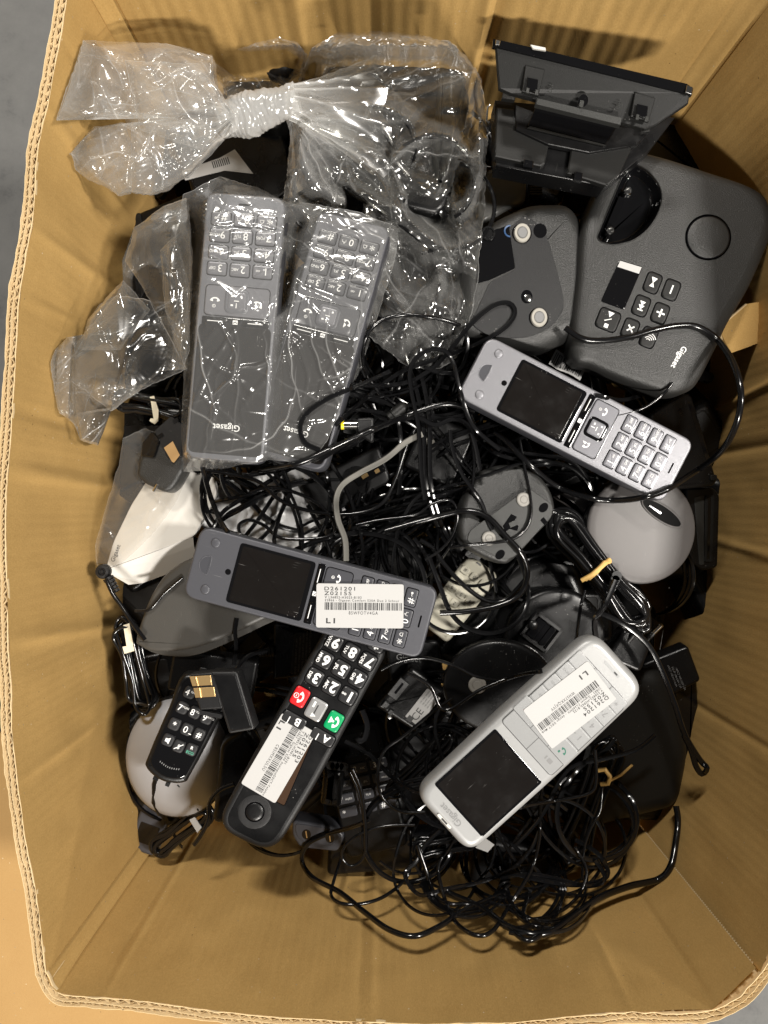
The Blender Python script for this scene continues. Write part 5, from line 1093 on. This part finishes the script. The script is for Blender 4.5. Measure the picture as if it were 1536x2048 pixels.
def comfort(label, cx, cy, up, z, s, face, keym, glass=False, tilt=(0, 0), legend=WINK):
    t = T('cordless_phone', label, 'phone', cx, cy, up, z, s, 22, tilt)
    ol = rpoly([(-24, -80), (24, -80), (24, 80), (-24, 80)], [8, 8, 9, 9], 7)
    t.part('body', slab(ol, [(3, -22), (.6, -19), (0, -12), (0, -3), (.25, -1.6), (.9, -.8)]), SLKEY)
    t.part('faceplate', slab(inset(ol, .5), [(0, -2.6), (0, -1.2), (.15, -.6), (.6, -.15), (1.2, 0)]), face, ang=50)
    if not glass:
        for x, y in ((15.2, 67.5), (-15.6, 66.3)):
            t.part('rubber_dot', move(lathe([(3.1, -.1), (3.1, .2), (2.8, .6), (2.2, .8), (.1, .85)], 26), x, y), face)
        sp = [(6 * math.sin(a), 67 + 7.6 * math.cos(a)) for a in np.linspace(-1.57, 1.57, 17)]
        sp = rpoly([(6.2, 67.6), (6.2, 69), (4.6, 72.8), (0, 74.6), (-4.6, 72.8), (-6.2, 69), (-6.2, 67.6), (0, 67)], 2, 4)
        e_ = t.part('earpiece', slab(sp, [(0, -.1), (0, .12), (.2, .2)]), SLKEY); t.part('earpiece_rim', tube_geo([(*p, .12) for p in sp + [sp[0]]], .22), face, e_)
        t.part('sensor_dot', move(join(lathe([(1.9, .0), (1.9, .15), (1.3, .2), (.8, .05), (.1, .05)], 20)), -.8, 55), GLS)
        sc_ol = rect(39.5, 50.5, 2.4, 0, 26.5)
        b = t.part('screen_bezel', slab(sc_ol, [(0, -.1), (0, .25), (.4, .35)]), GLS)
        t.part('screen', slab(rect(36, 45.5, 1, 0, 27), [(0, .3), (0, .5), (.3, .55)]), SCRN, b)
    else:
        g_ = t.part('front_glass', slab(rect(43.5, 77, 4, 0, 37.5), [(0, -.1), (0, .25), (.5, .4)]), SCRN)
        t.part('screen', slab(rect(37, 46, 1, 0, 27), [(0, .35), (0, .45)]), SCRN, g_)
        t.part('logo', text('Gigaset', 5.4, 0, 60, .6, bold=.01), WINK, g_)
    sb = t.part('softkey_bar', slab(rect(40, 4.9, .8, 0, -2.9), [(0, -.1), (0, .3), (.3, .45)]), GLS)
    t.part('softkey', join(move(slab(rect(13, 2.6, .8), [(0, .3), (0, 1), (.3, 1.3)]), -12, -2.8), move(slab(rect(13, 2.6, .8), [(0, .3), (0, 1), (.3, 1.3)]), 12, -2.8)), GLS, sb)
    t.part('softkey_mark', flat([rect(9, .5, 0, -12, -2.6), rect(9, .5, 0, 12, -2.6)], 1.45), WINK, sb)
    t.part('mail_icon', join(flat([rect(3, 2.6, .3, 0, -2.8)], .6)), WINK, sb); t.part('mail_flap', tube_geo([(-1.2, -2.2, .65), (0, -3.1, .65), (1.2, -2.2, .65)], .2), GLS, sb)
    t.part('nav_groove', slab(rect(39, 18.6, 3, 0, -15.2), [(0, -.1), (0, .1), (.1, .12)]), GLS)
    nv = t.part('call_panel', slab(rect(38, 17.6, 2.6, 0, -15.2), [(0, -.1), (0, .5), (.5, .9)]), keym)
    t.part('nav_ring', slab(rect(14.5, 14.5, 3.6, 0, -15.2), [(0, .6), (0, 1.1), (.5, 1.5), (1.2, 1.55)]), GLS if not glass else face, nv)
    t.part('nav_centre', slab(rect(10.4, 10.4, 1.6, 0, -15.2), [(0, 1.3), (0, 1.6), (.5, 1.8)]), SLKEY2, nv)
    t.part('nav_icons', join(flat([rect(3, .5, 0, 0, -15.2), rect(.5, 3, 0, 0, -12.4), rect(1.5, 1, .2, 2.6, -12.6), rect(1.2, 1.2, .2, -2.6, -18), rect(1.2, 1.2, .2, 2.8, -18)], 1.9)), legend, nv)
    t.part('call_icon', join(receiver(6.4, -13.2, -14.6, 1.05, -.7), flat([[(-12.4, -12.2), (-11, -10.8), (-11, -14), (-12.4, -13.2)]], 1.05)), legend, nv)
    t.part('hang_up_icon', join(receiver(6.4, 13, -15.6, 1.05, 0), move(tube_geo([(.9 * math.cos(a * .6), .9 * math.sin(a * .6), 0) for a in range(12)], .16), 13.4, -11.6, 1.05), flat([rect(.3, 1, 0, 13.4, -11.6)], 1.1)), legend, nv)
    gr = []
    for i, c in enumerate('123456789*0#'):
        x, y = -13.6 + 13.6 * (i % 3), -34 - 9.9 * (i // 3); gr.append(move(slab(rect(12.4, 8.6, 1.8), [(0, -.1), (0, .08), (.1, .1)]), x, y))
        k_ = t.part('key', slab(rect(11.4, 7.6, 1.5), [(0, -.1), (0, .6), (.25, .95), (.8, 1.1)]), keym, at=(x, y), key='k')
        t.part('legend', key_legend(c, x, y, 1.2), legend, k_)
    t.part('keypad_grooves', join(*gr), GLS)
    t.part('microphone_slot', slab(rect(8, 1.1, .5, 0, -73.2), [(0, -.1), (0, .12)]), GLS)
    return t
# the two bagged handsets
b1 = comfort('slate handset in clear film with a wordmark at its lower end, left of the pair', 470, 655, (-.085, .996), .052, 3.36, SLATEM, SLKEY2, True, (0, 0))
b2 = comfort('slate handset in clear film lying aslant, right of the bagged pair', 643, 680, (-.263, .965), .035, 3.2, SLATE, SLKEY, True, (2, 3))
bg3 = bag_root('plastic_bag', 'clear plastic bag holding two slate handsets, its crumpled tail hanging over the left side', 500, 640, .04)
G = star([(362, 420), (366, 388), (400, 372), (440, 352), (470, 362), (520, 378), (575, 402), (640, 410), (720, 425), (800, 455), (790, 520), (772, 580), (745, 660), (722, 740), (690, 800), (655, 880), (618, 930), (560, 920), (528, 922), (440, 938), (366, 944), (362, 860), (368, 740), (372, 640), (362, 520)], (545, 640), 520, 150, 2.5, 9); X, Y = grid_xy(G)
Z = drape(G, .05, 170, .0012, .0); fade = np.clip(np.arange(G.shape[0])[::-1, None] / 8., .35, 1)
c1, m1 = creases(X, Y, 52, .6, 61, (.0014, .004), (.02, .08), None, 1); q_ = P(560, 440, .05); c2, m2 = creases(X, Y, 36, .6, 63, (.0014, .004), (.03, .08), (q_.x, q_.y), 1); c3, m3 = creases(X, Y, 18, .6, 64, (.001, .002), (.006, .02), None, 1)
Z = Z + (c1 + c2 + c3 + np.abs(facets(X, Y, 4, .03, .0022, 24))) * fade
film_sheet('film', bg3, G, Z, FILMP, np.clip(m1 + m2 + m3 * .7, 0, 1), .4)
TL = [(372, 396), (330, 410), (268, 456), (244, 520), (246, 560), (232, 590), (196, 610), (176, 640), (162, 690), (150, 720), (146, 690), (134, 674), (112, 700), (100, 722), (108, 780), (118, 826), (138, 836), (150, 850), (160, 880), (196, 890), (208, 862), (222, 822), (280, 780), (320, 742), (372, 738), (380, 640), (384, 520)]
G = star(TL, (270, 650), 480, 120, 3, 12); X, Y = grid_xy(G, .035)
R_ = np.linspace(0, 1, 120)[:, None]; KT = P(250, 640, .03); dk_ = np.hypot(X - KT.x, Y - KT.y); ang = np.arctan2(Y - KT.y, X - KT.x)
base = np.clip(drape(G, .03, 120, .003, .015), -1, .05); dome = np.sqrt(np.clip(1 - R_ ** 2.5, 0, 1)) * .01
edge_f = np.clip((1.02 - R_) * 6, .4, 1); wv_ = tri_w(ang * 9 + dk_ * 20)
c1, m1 = creases(X, Y, 60, .9, 71, (.002, .008), (.02, .07), (KT.x, KT.y)); c3, m3 = creases(X, Y, 16, .8, 72, (.0012, .003), (.01, .03))
film_sheet('tail', bg3, G, base + dome + (c1 + c3 + facets(X, Y, 6, .024, .009, 33) + wv_ * .002 * np.exp(-(dk_ / .06) ** 2)) * edge_f, FILMH, np.clip(m1 + m3 * .8 + .3 * np.exp(-(dk_ / .018) ** 2), 0, 1), .5)
c2, m2 = creases(X, Y, 50, .7, 73, (.002, .005), (.02, .05))
film_sheet('tail', bg3, G, base - .004 + (c2 + facets(X, Y, 6, .022, .005, 35)) * edge_f, FILM, m2, .4)
folds(bg3, [([(268, 456), (330, 410), (376, 396), (386, 520), (380, 640), (374, 740), (300, 600), (250, 520)], .006), ([(150, 690), (232, 590), (300, 600), (374, 738), (280, 780), (222, 822), (140, 760)], .012), ([(134, 674), (150, 720), (152, 850), (118, 826), (100, 722)], .01), ([(150, 826), (222, 816), (208, 862), (196, 890), (160, 880)], .004), ([(176, 640), (246, 560), (300, 620), (240, 700), (162, 700)], .0), ([(320, 500), (352, 470), (376, 560), (380, 700), (366, 738), (330, 620)], .016)], .03, 9)
# milky bag over the white base
bg4 = bag_root('plastic_bag', 'milky clear bag wrapped round the white flat base station at the left wall', 290, 1020, .0)
G = star([(246, 876), (290, 856), (345, 880), (385, 935), (350, 1010), (300, 1075), (236, 1134), (194, 1130), (190, 1090), (202, 1050), (216, 1000), (238, 930)], (280, 995), 200, 60, 2, 15); X, Y = grid_xy(G)
c1, m1 = creases(X, Y, 16, .45, 81, (.002, .004), (.03, .08)); Z = -.0095 + c1 + np.abs(facets(X, Y, 3, .05, .002, 44)); film_sheet('film', bg4, G, Z, FILMM, m1 * .5)
# grey handset and labelled slate handset
comfort('grey-violet handset with painted-in sheen, a blank display and no label, lying across the right side', 1152, 838, (-.888, -.46), .022, 2.92, SLATE2, SLKEY2, False, (0, 0))
t9 = comfort('dark slate handset with a white barcode label across its keys, just left of the centre', 621, 1185, (-.9665, -.2566), .042, 3.09, SLATE, SLKEY, False, (0, 0))
sticker(t9, 720, 1211, (1, .012), 174, 88, [('D261201', -71, -10, 34, 7.4, .012), ('Z0215S', -71, -17, 24.6, 7.4, .012), ('V L36852-H3025-B103', -70, 3, 16.6, 4.8, .01), ('22866 - Gigaset Comfort 520A Duo 2 Schnur', -70, 78, 10.8, 4.6, .006), ('8SWFOTV4GA', -22, 36, -14, 6.6, 0), ('L1', -67, -49, -30, 10, .03)], (-70, 84, -8.5, 6.5), 2.1)
# big-button phone
t = T('cordless_phone', 'black big-button phone with red and green keys and a white barcode label over its display', 'phone', 612, 1462, (-.49, .872), .028, 1, 60, (3, 0))
ol = rpoly([(-66, -220), (66, -220), (69, 80), (66, 252), (-64, 246), (-69, 80)], [24, 24, 40, 46, 50, 40], 8)
t.part('body', slab(ol, edge(60, 10, 4, 8)), BLKM)
t.part('face', slab(inset(ol, 13), [(0, -.2), (0, .3), (1, .5)]), BLK)
def bb(c, px, py):
    x, y = t.loc(px, py); t.part('key_groove', slab(rect(37, 36, 10, x, y), [(0, 0), (0, .7)]), GLS)
    k_ = t.part('key', slab(rect(33, 32, 8), [(0, 0), (0, 2.4), (1.6, 3.8), (4, 4.2)]), KEYB, at=(x, y), key='k')
    l2 = {'1': 'oo'}.get(c, LET[c]); lg = [text(c, 29, x - 4 if l2 else x, y, 4.6, bold=.035)]
    if l2: lg.append(text(l2, 9, x + 11, y, 4.6, math.pi / 2, bold=.02) if c != '1' else text('oo', 9, x + 10, y, 4.6, bold=.02))
    t.part('legend', join(*lg), WINK, k_)
ux, uy = (-.49, .872); rx_, ry_ = (-.872, -.49)
for i, c in enumerate('123456789*0#'):
    col, row = i % 3, i // 3; bb(c, 662.6 + rx_ * 38.6 * (col - 1) - ux * 39.6 * row, 1374 + ry_ * 38.6 * (col - 1) - uy * 39.6 * row)
def ckey(name, px, py, m, w=31, h=38):
    x, y = t.loc(px, py); t.part('key_groove', slab(rect(w + 4, h + 4, 9, x, y), [(0, 0), (0, .7)]), GLS)
    return t.part(name, slab(rect(w, h, 7, x, y), [(0, 0), (0, 2.4), (1.6, 3.8), (4, 4.2)]), m), x, y
k_, x, y = ckey('hang_up_key', 600, 1394, RED); t.part('symbol', join(receiver(26, x - 3, y, 4.6, -1.57), move(tube_geo([(5 * math.cos(a * .6), 5 * math.sin(a * .6), 0) for a in range(12)], .7), x + 8, y, 4.6), flat([rect(1.2, 5, 0, x + 8, y)], 4.8)), WINK, k_)
k_, x, y = ckey('navigation_key', 632, 1419, BRSH, 36, 42); t.part('symbol', join(flat([rect(2.6, 20, 0, x, y)], 4.5)), INK, k_); t.part('arrow', flat([[(x - 6, y + 12), (x + 4, y + 17), (x + 4, y + 8)], rect(4, 12, 1, x + 8, y - 8)], 4.6), WINK, k_)
k_, x, y = ckey('call_key', 668, 1443, GRN); t.part('symbol', join(receiver(27, x - 5, y, 4.6, -1.57), flat([rect(4, 4, 1, x + 2, y), [(x + 3, y - 2), (x + 10, y - 7), (x + 10, y + 7), (x + 3, y + 2)]], 4.6)), WINK, k_)
for px, py, c in ((645, 1474, 'A'), (588, 1440, 'B')):
    x, y = t.loc(px, py); t.part('key_groove', slab(rect(54, 27, 8, x, y), [(0, 0), (0, .7)]), GLS); k_ = t.part('direct_key', slab(rect(50, 23, 7, x, y), [(0, 0), (0, 1.8), (1.4, 2.8), (3, 3)]), KEYB)
    t.part('legend', join(text(c, 21, x - 8, y, 3.4, bold=.02), flat([rect(2, 14, 0, x + 10, y + 4)], 3.4)), WINK, k_)
dq = rpoly(t.locs([(566, 1425), (628, 1474), (570, 1609), (500, 1572)]), 5); d_ = t.part('display', slab(dq, [(0, 0), (0, .8), (1, 1.1)]), SCRB); t.part('display_frame', tube_geo([(*p, .9) for p in dq + [dq[0]]], 1.0), GLS, d_)
sp = t.part('speaker_button', move(lathe([(17, 0), (17, .9), (16, 1.6), (10, 2.2), (.5, 2.4)], 40), *t.loc(511, 1620)), BLK); t.part('ring_groove', move(lathe([(17.4, .6), (19.6, .6)], 40), *t.loc(511, 1620)), GLS, sp); t.part('dish', move(lathe([(20, .55), (30, 1.0), (33, .5)], 40), *t.loc(511, 1620)), BLKM, sp)
st = sticker(t, 558, 1514.5, (-.507, .862), 160, 79, [('D261203', -71, -10, 34, 7.4, .012), ('Z0215S', -71, -17, 24.6, 7.4, .012), ('V S30852-H2901-B101', -70, 3, 16.6, 4.8, .01), ('23863 - Gigaset E290 AnalogueDECT-Telefon', -70, 78, 10.8, 4.6, .006), ('C8SIMXXUL5U', -22, 36, -14, 6.6, 0), ('L1', -67, -49, -30, 10, .03)], (-70, 76, -8.5, 6.5), 1.8)
# silver phone
t = T('cordless_phone', 'silver handset with a dark display and a white barcode label over its keys', 'phone', 1066, 1484, (-.743, .67), .06, 1, 60, (2, 0))
ol = rpoly([(-84, -244), (84, -244), (88, 0), (84, 246), (-84, 246), (-88, 0)], [46, 46, 80, 38, 38, 80], 9)
t.part('body', warp(slab(ol, [(16, -58), (6, -50), (1, -36), (0, -26), (.6, -18), (2.4, -11), (5.5, -5.5), (10, -2), (15, -.3), (19, 0)]), lambda x, y, z: (x, y, z)), SLV, ang=60)
q = lambda u, v: (-(v - 19) / 2.048, 245 - u / 2.048)        # design pixels -> local
pan = rpoly([q(463, -131), q(896, -126), q(896, 170), q(463, 170)], [8, 22, 22, 8], 6)
t.part('keypad_groove', slab(inset(pan, -1.4), [(0, -1), (0, .3)]), INK); 
t.part('keypad', slab(pan, [(0, -1), (0, .6), (.5, .9)]), SLVK)
seam = []
for u in (532, 617, 690, 760, 833): seam.append(rect(146, 1.0, 0, 0, q(u, 0)[1]))
for v in (-31, 71): seam.append([q(532, v - 1), q(532, v + 1), q(896, v + 1), q(896, v - 1)])
seam.append([q(463, 20), q(463, 22), q(532, 22), q(532, 20)])
t.part('key_seams', flat(seam, 1.1), INK)
rows = [('#', '0', '*', 865), ('9', '8', '7', 797), ('6', '5', '4', 725), ('3', '2', '1', 653)]
for a_, b_, c_, u in rows:
    for c, v in ((a_, -82), (b_, 20), (c_, 121)):
        x, y = q(u, v); k_ = t.part('key', slab(rect(46, 31, 3), [(0, .2), (0, 1.0), (.6, 1.4)]), SLVK, at=(x, y), key='k')
        t.part('legend', join(text(c, 17, x - 7, y, 1.7), text(LET[c] or ' ', 7, x + 8, y, 1.7)), GINK, k_)
x, y = q(572, 130); k_ = t.part('key', slab(rect(46, 38, 3), [(0, .2), (0, 1.0), (.6, 1.4)]), SLVK, at=(x, y), key='c'); t.part('call_icon', join(receiver(18, x - 1, y, 1.7, -.5), flat([rect(4, 5, 1, x + 6, y + 8)], 1.7)), mat('green_icon', (.0, .1, .06), .5), k_)
x, y = q(572, -92); k_ = t.part('key', None, None, at=(x, y), key='c'); t.part('hang_up_icon', join(receiver(18, x, y, 1.7, .4)), mat('red_icon', (.25, .02, .02), .5), k_)
x, y = q(500, 118); t.part('mail_icon', join(flat([rect(11, 9, 1, x - 2, y), rect(3, 8, 0, x + 9, y)], 1.2)), GINK)
sc = rpoly([q(88, -128), q(424, -127), q(420, 165), q(88, 163)], [5, 5, 5, 5]); s_ = t.part('screen', slab(sc, [(0, -1), (0, .5), (.8, .9)]), GLS); t.part('screen_glass', slab(rpoly([q(98, -118), q(414, -117), q(410, 155), q(98, 153)], 3), [(0, .7), (0, 1.3)]), SCRN, s_)
t.part('logo', text('Gigaset', 19, 5, q(53, 0)[1], .5, bold=.008), GINK)
e_ = t.part('earpiece_slot', slab(rect(38, 6, 3, 4, q(18, 0)[1]), [(0, -.2), (0, .3)]), WHT); t.part('earpiece_grille', flat([rect(16, 4, 1, 4, q(18, 0)[1])], .5), INK, e_)
m_ = t.part('microphone_slot', slab(rect(44, 6, 3, 0, q(942, 0)[1]), [(0, -.2), (0, .4)]), SLVK); t.part('microphone_hole', flat([rect(9, 3.4, 0, -12, q(942, 0)[1])], .6), INK, m_)
sticker(t, 1140, 1410, (-.80, .60), 164, 97, [('D261204', -71, -10, 34, 7.4, .012), ('Z0215S', -71, -17, 24.6, 7.4, .012), ('V S30852-H2862-B132', -70, 3, 16.6, 4.8, .01), ('22882 - Gigaset CL660HX - design DECT-Mob', -70, 78, 10.8, 4.6, .006), ('WHS7XKQXJVV', -22, 36, -14, 6.6, 0), ('L1', -67, -49, -30, 10, .03)], (-70, 78, -8.5, 6.5), 2.2)
# ------------------------------------------------------------------ cords one can follow
refresh()
C_ = lambda lb, pts, z=.0, r=4., tw=False, m=None, **k: cord('cord', lb, pts, z, r, tw, m, **k)
C_('thick black cord curving over the speaker base keys and down the right side', [(1130, 655), (1165, 677), (1205, 681), (1260, 674), (1310, 660), (1360, 651), (1400, 655), (1440, 685), (1470, 735), (1482, 790), (1472, 850), (1440, 905), (1380, 950), (1320, 985), (1250, 1000), (1180, 996), (1110, 970), (1050, 920), (1010, 880), (990, 865)], -.01, 6.2)
C_('black twin cord looping across the upturned base beside the big bag', [(700, 770), (800, 768), (860, 740), (900, 700), (940, 650), (985, 612), (1018, 606), (1030, 625), (1010, 655), (950, 690), (880, 715), (800, 745), (740, 790), (670, 850)], .0, 3.2, True)
C_('black cord lying across the bottom of the big bag and round the tilted handset', [(920, 650), (870, 636), (800, 630), (750, 650), (728, 690), (730, 740), (760, 790)], .0, 4.2)
C_('black twin cord in a loose arch left of the grey handset', [(850, 1000), (842, 940), (836, 850), (822, 780), (820, 740), (836, 712), (866, 698), (893, 704), (908, 730), (920, 780), (945, 850), (1000, 900)], .01, 3.2, True)
C_('black twin cord in a wide loop below the tilted bagged handset', [(780, 742), (720, 770), (660, 795), (615, 825), (600, 855), (610, 885), (640, 900)], .01, 3.2, True)
C_('thick black cord running from the bagged handsets up to the grey handset', [(520, 940), (600, 925), (700, 880), (780, 845), (850, 818), (900, 808), (950, 822)], .005, 6.)
C_('black twin cord arching over the ribbed button in the centre', [(640, 920), (700, 880), (760, 850), (830, 835), (870, 850), (905, 838), (935, 850), (950, 890), (960, 940)], .005, 3.4, True)
C_('grey flat cord winding down through the black cables to the labelled slate handset', [(845, 868), (812, 884), (770, 918), (720, 945), (684, 970), (672, 1000), (676, 1040), (690, 1080), (692, 1122)], .005, 4.2, True, CRDG)
C_('thick black cord sweeping over the charging cradle and back to the labelled slate handset', [(770, 1062), (850, 1040), (930, 1022), (975, 1034), (1010, 1070), (1045, 1110), (1055, 1150), (1040, 1188), (1000, 1210), (940, 1222), (880, 1226)], .0, 6.2)
C_('thinner black cord running beside the thick one past the ivory handset', [(840, 1080), (865, 1096), (890, 1130), (925, 1168), (970, 1200), (1010, 1200), (1050, 1160)], -.005, 5.)
C_('black twin cord from the centre over the left edge of the charging cradle', [(900, 860), (905, 900), (925, 950), (960, 1000), (975, 1040), (985, 1060)], .0, 3.0, True)
C_('thin black cord crossing the charging cradle down to its groove', [(1040, 880), (1048, 930), (1060, 990), (1062, 1030), (1050, 1060), (1020, 1080), (960, 1088), (900, 1095)], .0, 3.2)
C_('black twin cord dropping from the left bagged handset to the labelled slate handset', [(405, 935), (420, 990), (440, 1040), (456, 1066)], -.0, 3.6, True)
C_('black cord curling in a small spiral on the pale film', [(480, 1070), (478, 1050), (500, 1040), (530, 1052), (560, 1075), (620, 1078), (662, 1070), (670, 1050), (640, 1010), (590, 985), (540, 975), (500, 985)], -.0, 3.8)
C_('black cord running from the white base across the centre above the pale film', [(410, 940), (470, 950), (520, 965), (560, 1000), (620, 1022), (700, 1028), (760, 1010), (790, 960), (810, 900), (828, 860)], .0, 4.2)
C_('black twin cord sloping from the tilted handset toward the labelled handset', [(560, 930), (580, 980), (560, 1030), (548, 1080), (556, 1100)], -.005, 3., True)
C_('grey black cord with a bright sheen crossing the right part of the tangle', [(712, 1050), (760, 1040), (830, 1030), (860, 1010), (900, 1000), (915, 1030), (905, 1070), (880, 1100), (850, 1120)], .0, 3.2)
C_('black cord crossing from the dark grey base to the battery pack', [(365, 1155), (330, 1185), (300, 1218), (270, 1222)], -.01, 3.6)
C_('black twin cord hanging from the labelled slate handset over the dark grey base', [(474, 1236), (470, 1262), (472, 1290), (468, 1330)], .0, 3., True)
C_('stiff black cord from the right-angled plug down the left wall', [(213, 1160), (226, 1188), (245, 1215), (268, 1250), (290, 1280)], .0, 5.)
C_('black cable from the ribbed adapter end to the battery pack', [(532, 1302), (500, 1310), (478, 1330), (470, 1350)], -.01, 4.5)
C_('black cord hanging from the big-button phone to the lower left coil', [(468, 1568), (440, 1580), (420, 1604), (416, 1640), (402, 1670), (388, 1690)], .0, 4.6)
# right and lower right
C_('black twin cord running past the mains plug along the silver phone', [(1196, 1224), (1250, 1250), (1296, 1290), (1325, 1345), (1350, 1410), (1370, 1470), (1400, 1520), (1414, 1536), (1404, 1548), (1392, 1532), (1382, 1500), (1368, 1470)], .0, 4.2, True)
C_('thick black cord leaving the desk phone base and sweeping along the bottom wall', [(1352, 1612), (1356, 1640), (1352, 1680), (1342, 1730), (1318, 1758), (1260, 1772), (1200, 1795), (1150, 1830), (1105, 1862), (1060, 1868), (1010, 1850), (960, 1815), (880, 1780)], -.045, 6.6, over=True)
C_('black cord in a long loop at the bottom wall, reaching lowest left', [(740, 1640), (700, 1655), (650, 1670), (614, 1690), (604, 1722), (625, 1755), (680, 1785), (730, 1825), (780, 1860), (830, 1872), (880, 1852), (930, 1820), (1000, 1790)], -.05, 5.)
C_('thin pale-edged cord in a teardrop loop over the glossy black base', [(830, 1650), (770, 1652), (720, 1668), (690, 1692), (684, 1715), (700, 1732), (722, 1722), (733, 1690), (728, 1640), (715, 1580), (700, 1545)], -.01, 3.2)
C_('black twin cord in a broad loop over the bottom edge of the heap', [(880, 1660), (850, 1690), (835, 1720), (810, 1750), (840, 1790), (890, 1778), (960, 1764), (1020, 1740), (1060, 1700), (1078, 1660)], -.03, 3., True)
C_('thin cord bending down from the teardrop loop to the bottom wall', [(682, 1715), (668, 1760), (662, 1790), (680, 1806), (720, 1808), (770, 1792), (815, 1752), (822, 1700), (820, 1660)], -.05, 3.4)
C_('flat black cord from the silver phone across the lower bottom wall', [(835, 1690), (852, 1740), (870, 1790), (900, 1808), (950, 1812), (1010, 1850), (1050, 1880), (1080, 1872), (1084, 1855), (1060, 1850), (1046, 1830), (1060, 1780)], -.04, 4.6)
C_('black cord in a tall loop below the silver phone, crossing the long loop', [(1085, 1560), (1080, 1620), (1078, 1680), (1062, 1740), (1020, 1810), (985, 1862), (950, 1870), (912, 1845), (890, 1800), (876, 1740), (884, 1715)], -.03, 4.)
C_('thin black cord in a round loop at the bottom below the silver phone', [(1005, 1800), (1000, 1770), (1020, 1765), (1005, 1790), (1020, 1820), (1060, 1838), (1110, 1828), (1150, 1800), (1168, 1768), (1172, 1735), (1150, 1695)], -.045, 3.4)
C_('black twin cord in a long flat loop right below the silver phone', [(1020, 1745), (1080, 1760), (1150, 1770), (1200, 1762), (1216, 1745), (1200, 1712), (1170, 1690), (1150, 1680)], -.03, 3.4, True)
C_('black twin cord running flat under the loops below the silver phone', [(1000, 1756), (1060, 1748), (1120, 1760), (1180, 1772), (1210, 1756), (1190, 1720)], -.04, 3.2, True)
C_('black cord looping out from the lower edge of the silver phone to the bundle', [(1190, 1500), (1192, 1560), (1180, 1585), (1130, 1598), (1070, 1608), (1040, 1615)], .0, 4.)
C_('black twin cord rising from the coil to the right end of the silver phone', [(1030, 1690), (1060, 1660), (1090, 1620), (1120, 1560), (1150, 1530), (1200, 1520), (1270, 1500), (1310, 1470)], -.01, 3.2, True)
C_('thin black cord hanging below the bundle with the twist tie', [(1204, 1575), (1200, 1620), (1180, 1660), (1168, 1700), (1164, 1760)], -.02, 3.)
C_('black cord from the black disc to the big-button phone over the CE adapter', [(905, 1396), (870, 1420), (810, 1470), (770, 1500), (756, 1540), (762, 1590), (800, 1622), (850, 1624)], .0, 3.6)
C_('black cord arching over the black disc with the rubber foot', [(762, 1340), (800, 1322), (850, 1316), (905, 1330), (950, 1352), (998, 1362)], .02, 3.4)
C_('black cord from the CE label down under the silver phone', [(815, 1345), (860, 1372), (890, 1420), (960, 1380), (1030, 1352), (1085, 1342)], .02, 4.)
C_('thin black cords crossing the deep keypad beside the big-button phone', [(690, 1482), (740, 1510), (790, 1560), (850, 1590), (900, 1600)], -.01, 3.2, True)
C_('black cord dropping over the deep keypad to the two-slot cradle', [(705, 1538), (722, 1580), (730, 1640), (732, 1700)], .0, 3.8)
C_('black cord standing in a curve beside the green key', [(724, 1420), (734, 1450), (728, 1478), (715, 1480)], .0, 4.2, True)
C_('black cord from the mains bundle down to the silver phone', [(1232, 1160), (1210, 1210), (1190, 1240), (1192, 1280)], .01, 4.5, True)
C_('black cord with a flattened end left of the mains bundle', [(1170, 1180), (1160, 1220), (1152, 1280), (1140, 1310)], .0, 3.6)
C_('thin black wires under the grey handset with bare silver ends', [(1190, 790), (1240, 800), (1268, 795), (1283, 790)], -.01, 3., True)
C_('thin black wire curling below the speaker base', [(1180, 840), (1240, 830), (1290, 815), (1330, 785), (1345, 765)], -.02, 3.)
C_('short black twin cord between the upturned base and the bagged handset', [(930, 655), (935, 700), (918, 740), (880, 745), (850, 735)], .0, 3., True)
# ------------------------------------------------------------------ leave out added dark-filler adapters the photograph shows nothing of
refresh(); seen = {}
for iy in range(40, 1840, 10):
    for ix in range(180, 1500, 10):
        o_ = Vector((0, 0, D)); d = (P(ix, iy, 0) - o_).normalized()
        for _ in range(6):
            hit, co, nn_, fi, ob, mx_ = SC.ray_cast(DG[0], o_, d)
            if not hit: break
            r_ = ob
            while r_.parent: r_ = r_.parent
            if ob.data.materials and ob.data.materials[0] and 'film' in ob.data.materials[0].name and ob.data.materials[0] not in (FOIL,):
                o_ = co + d * 1e-4; continue
            seen[r_.name] = seen.get(r_.name, 0) + 1; break
for o in [o for o in COL.objects if o.get('group') == 'added black adapters darkening the gaps in the heap' and seen.get(o.name, 0) < 2]:
    for c in list(o.children): bpy.data.objects.remove(c)
    bpy.data.objects.remove(o)
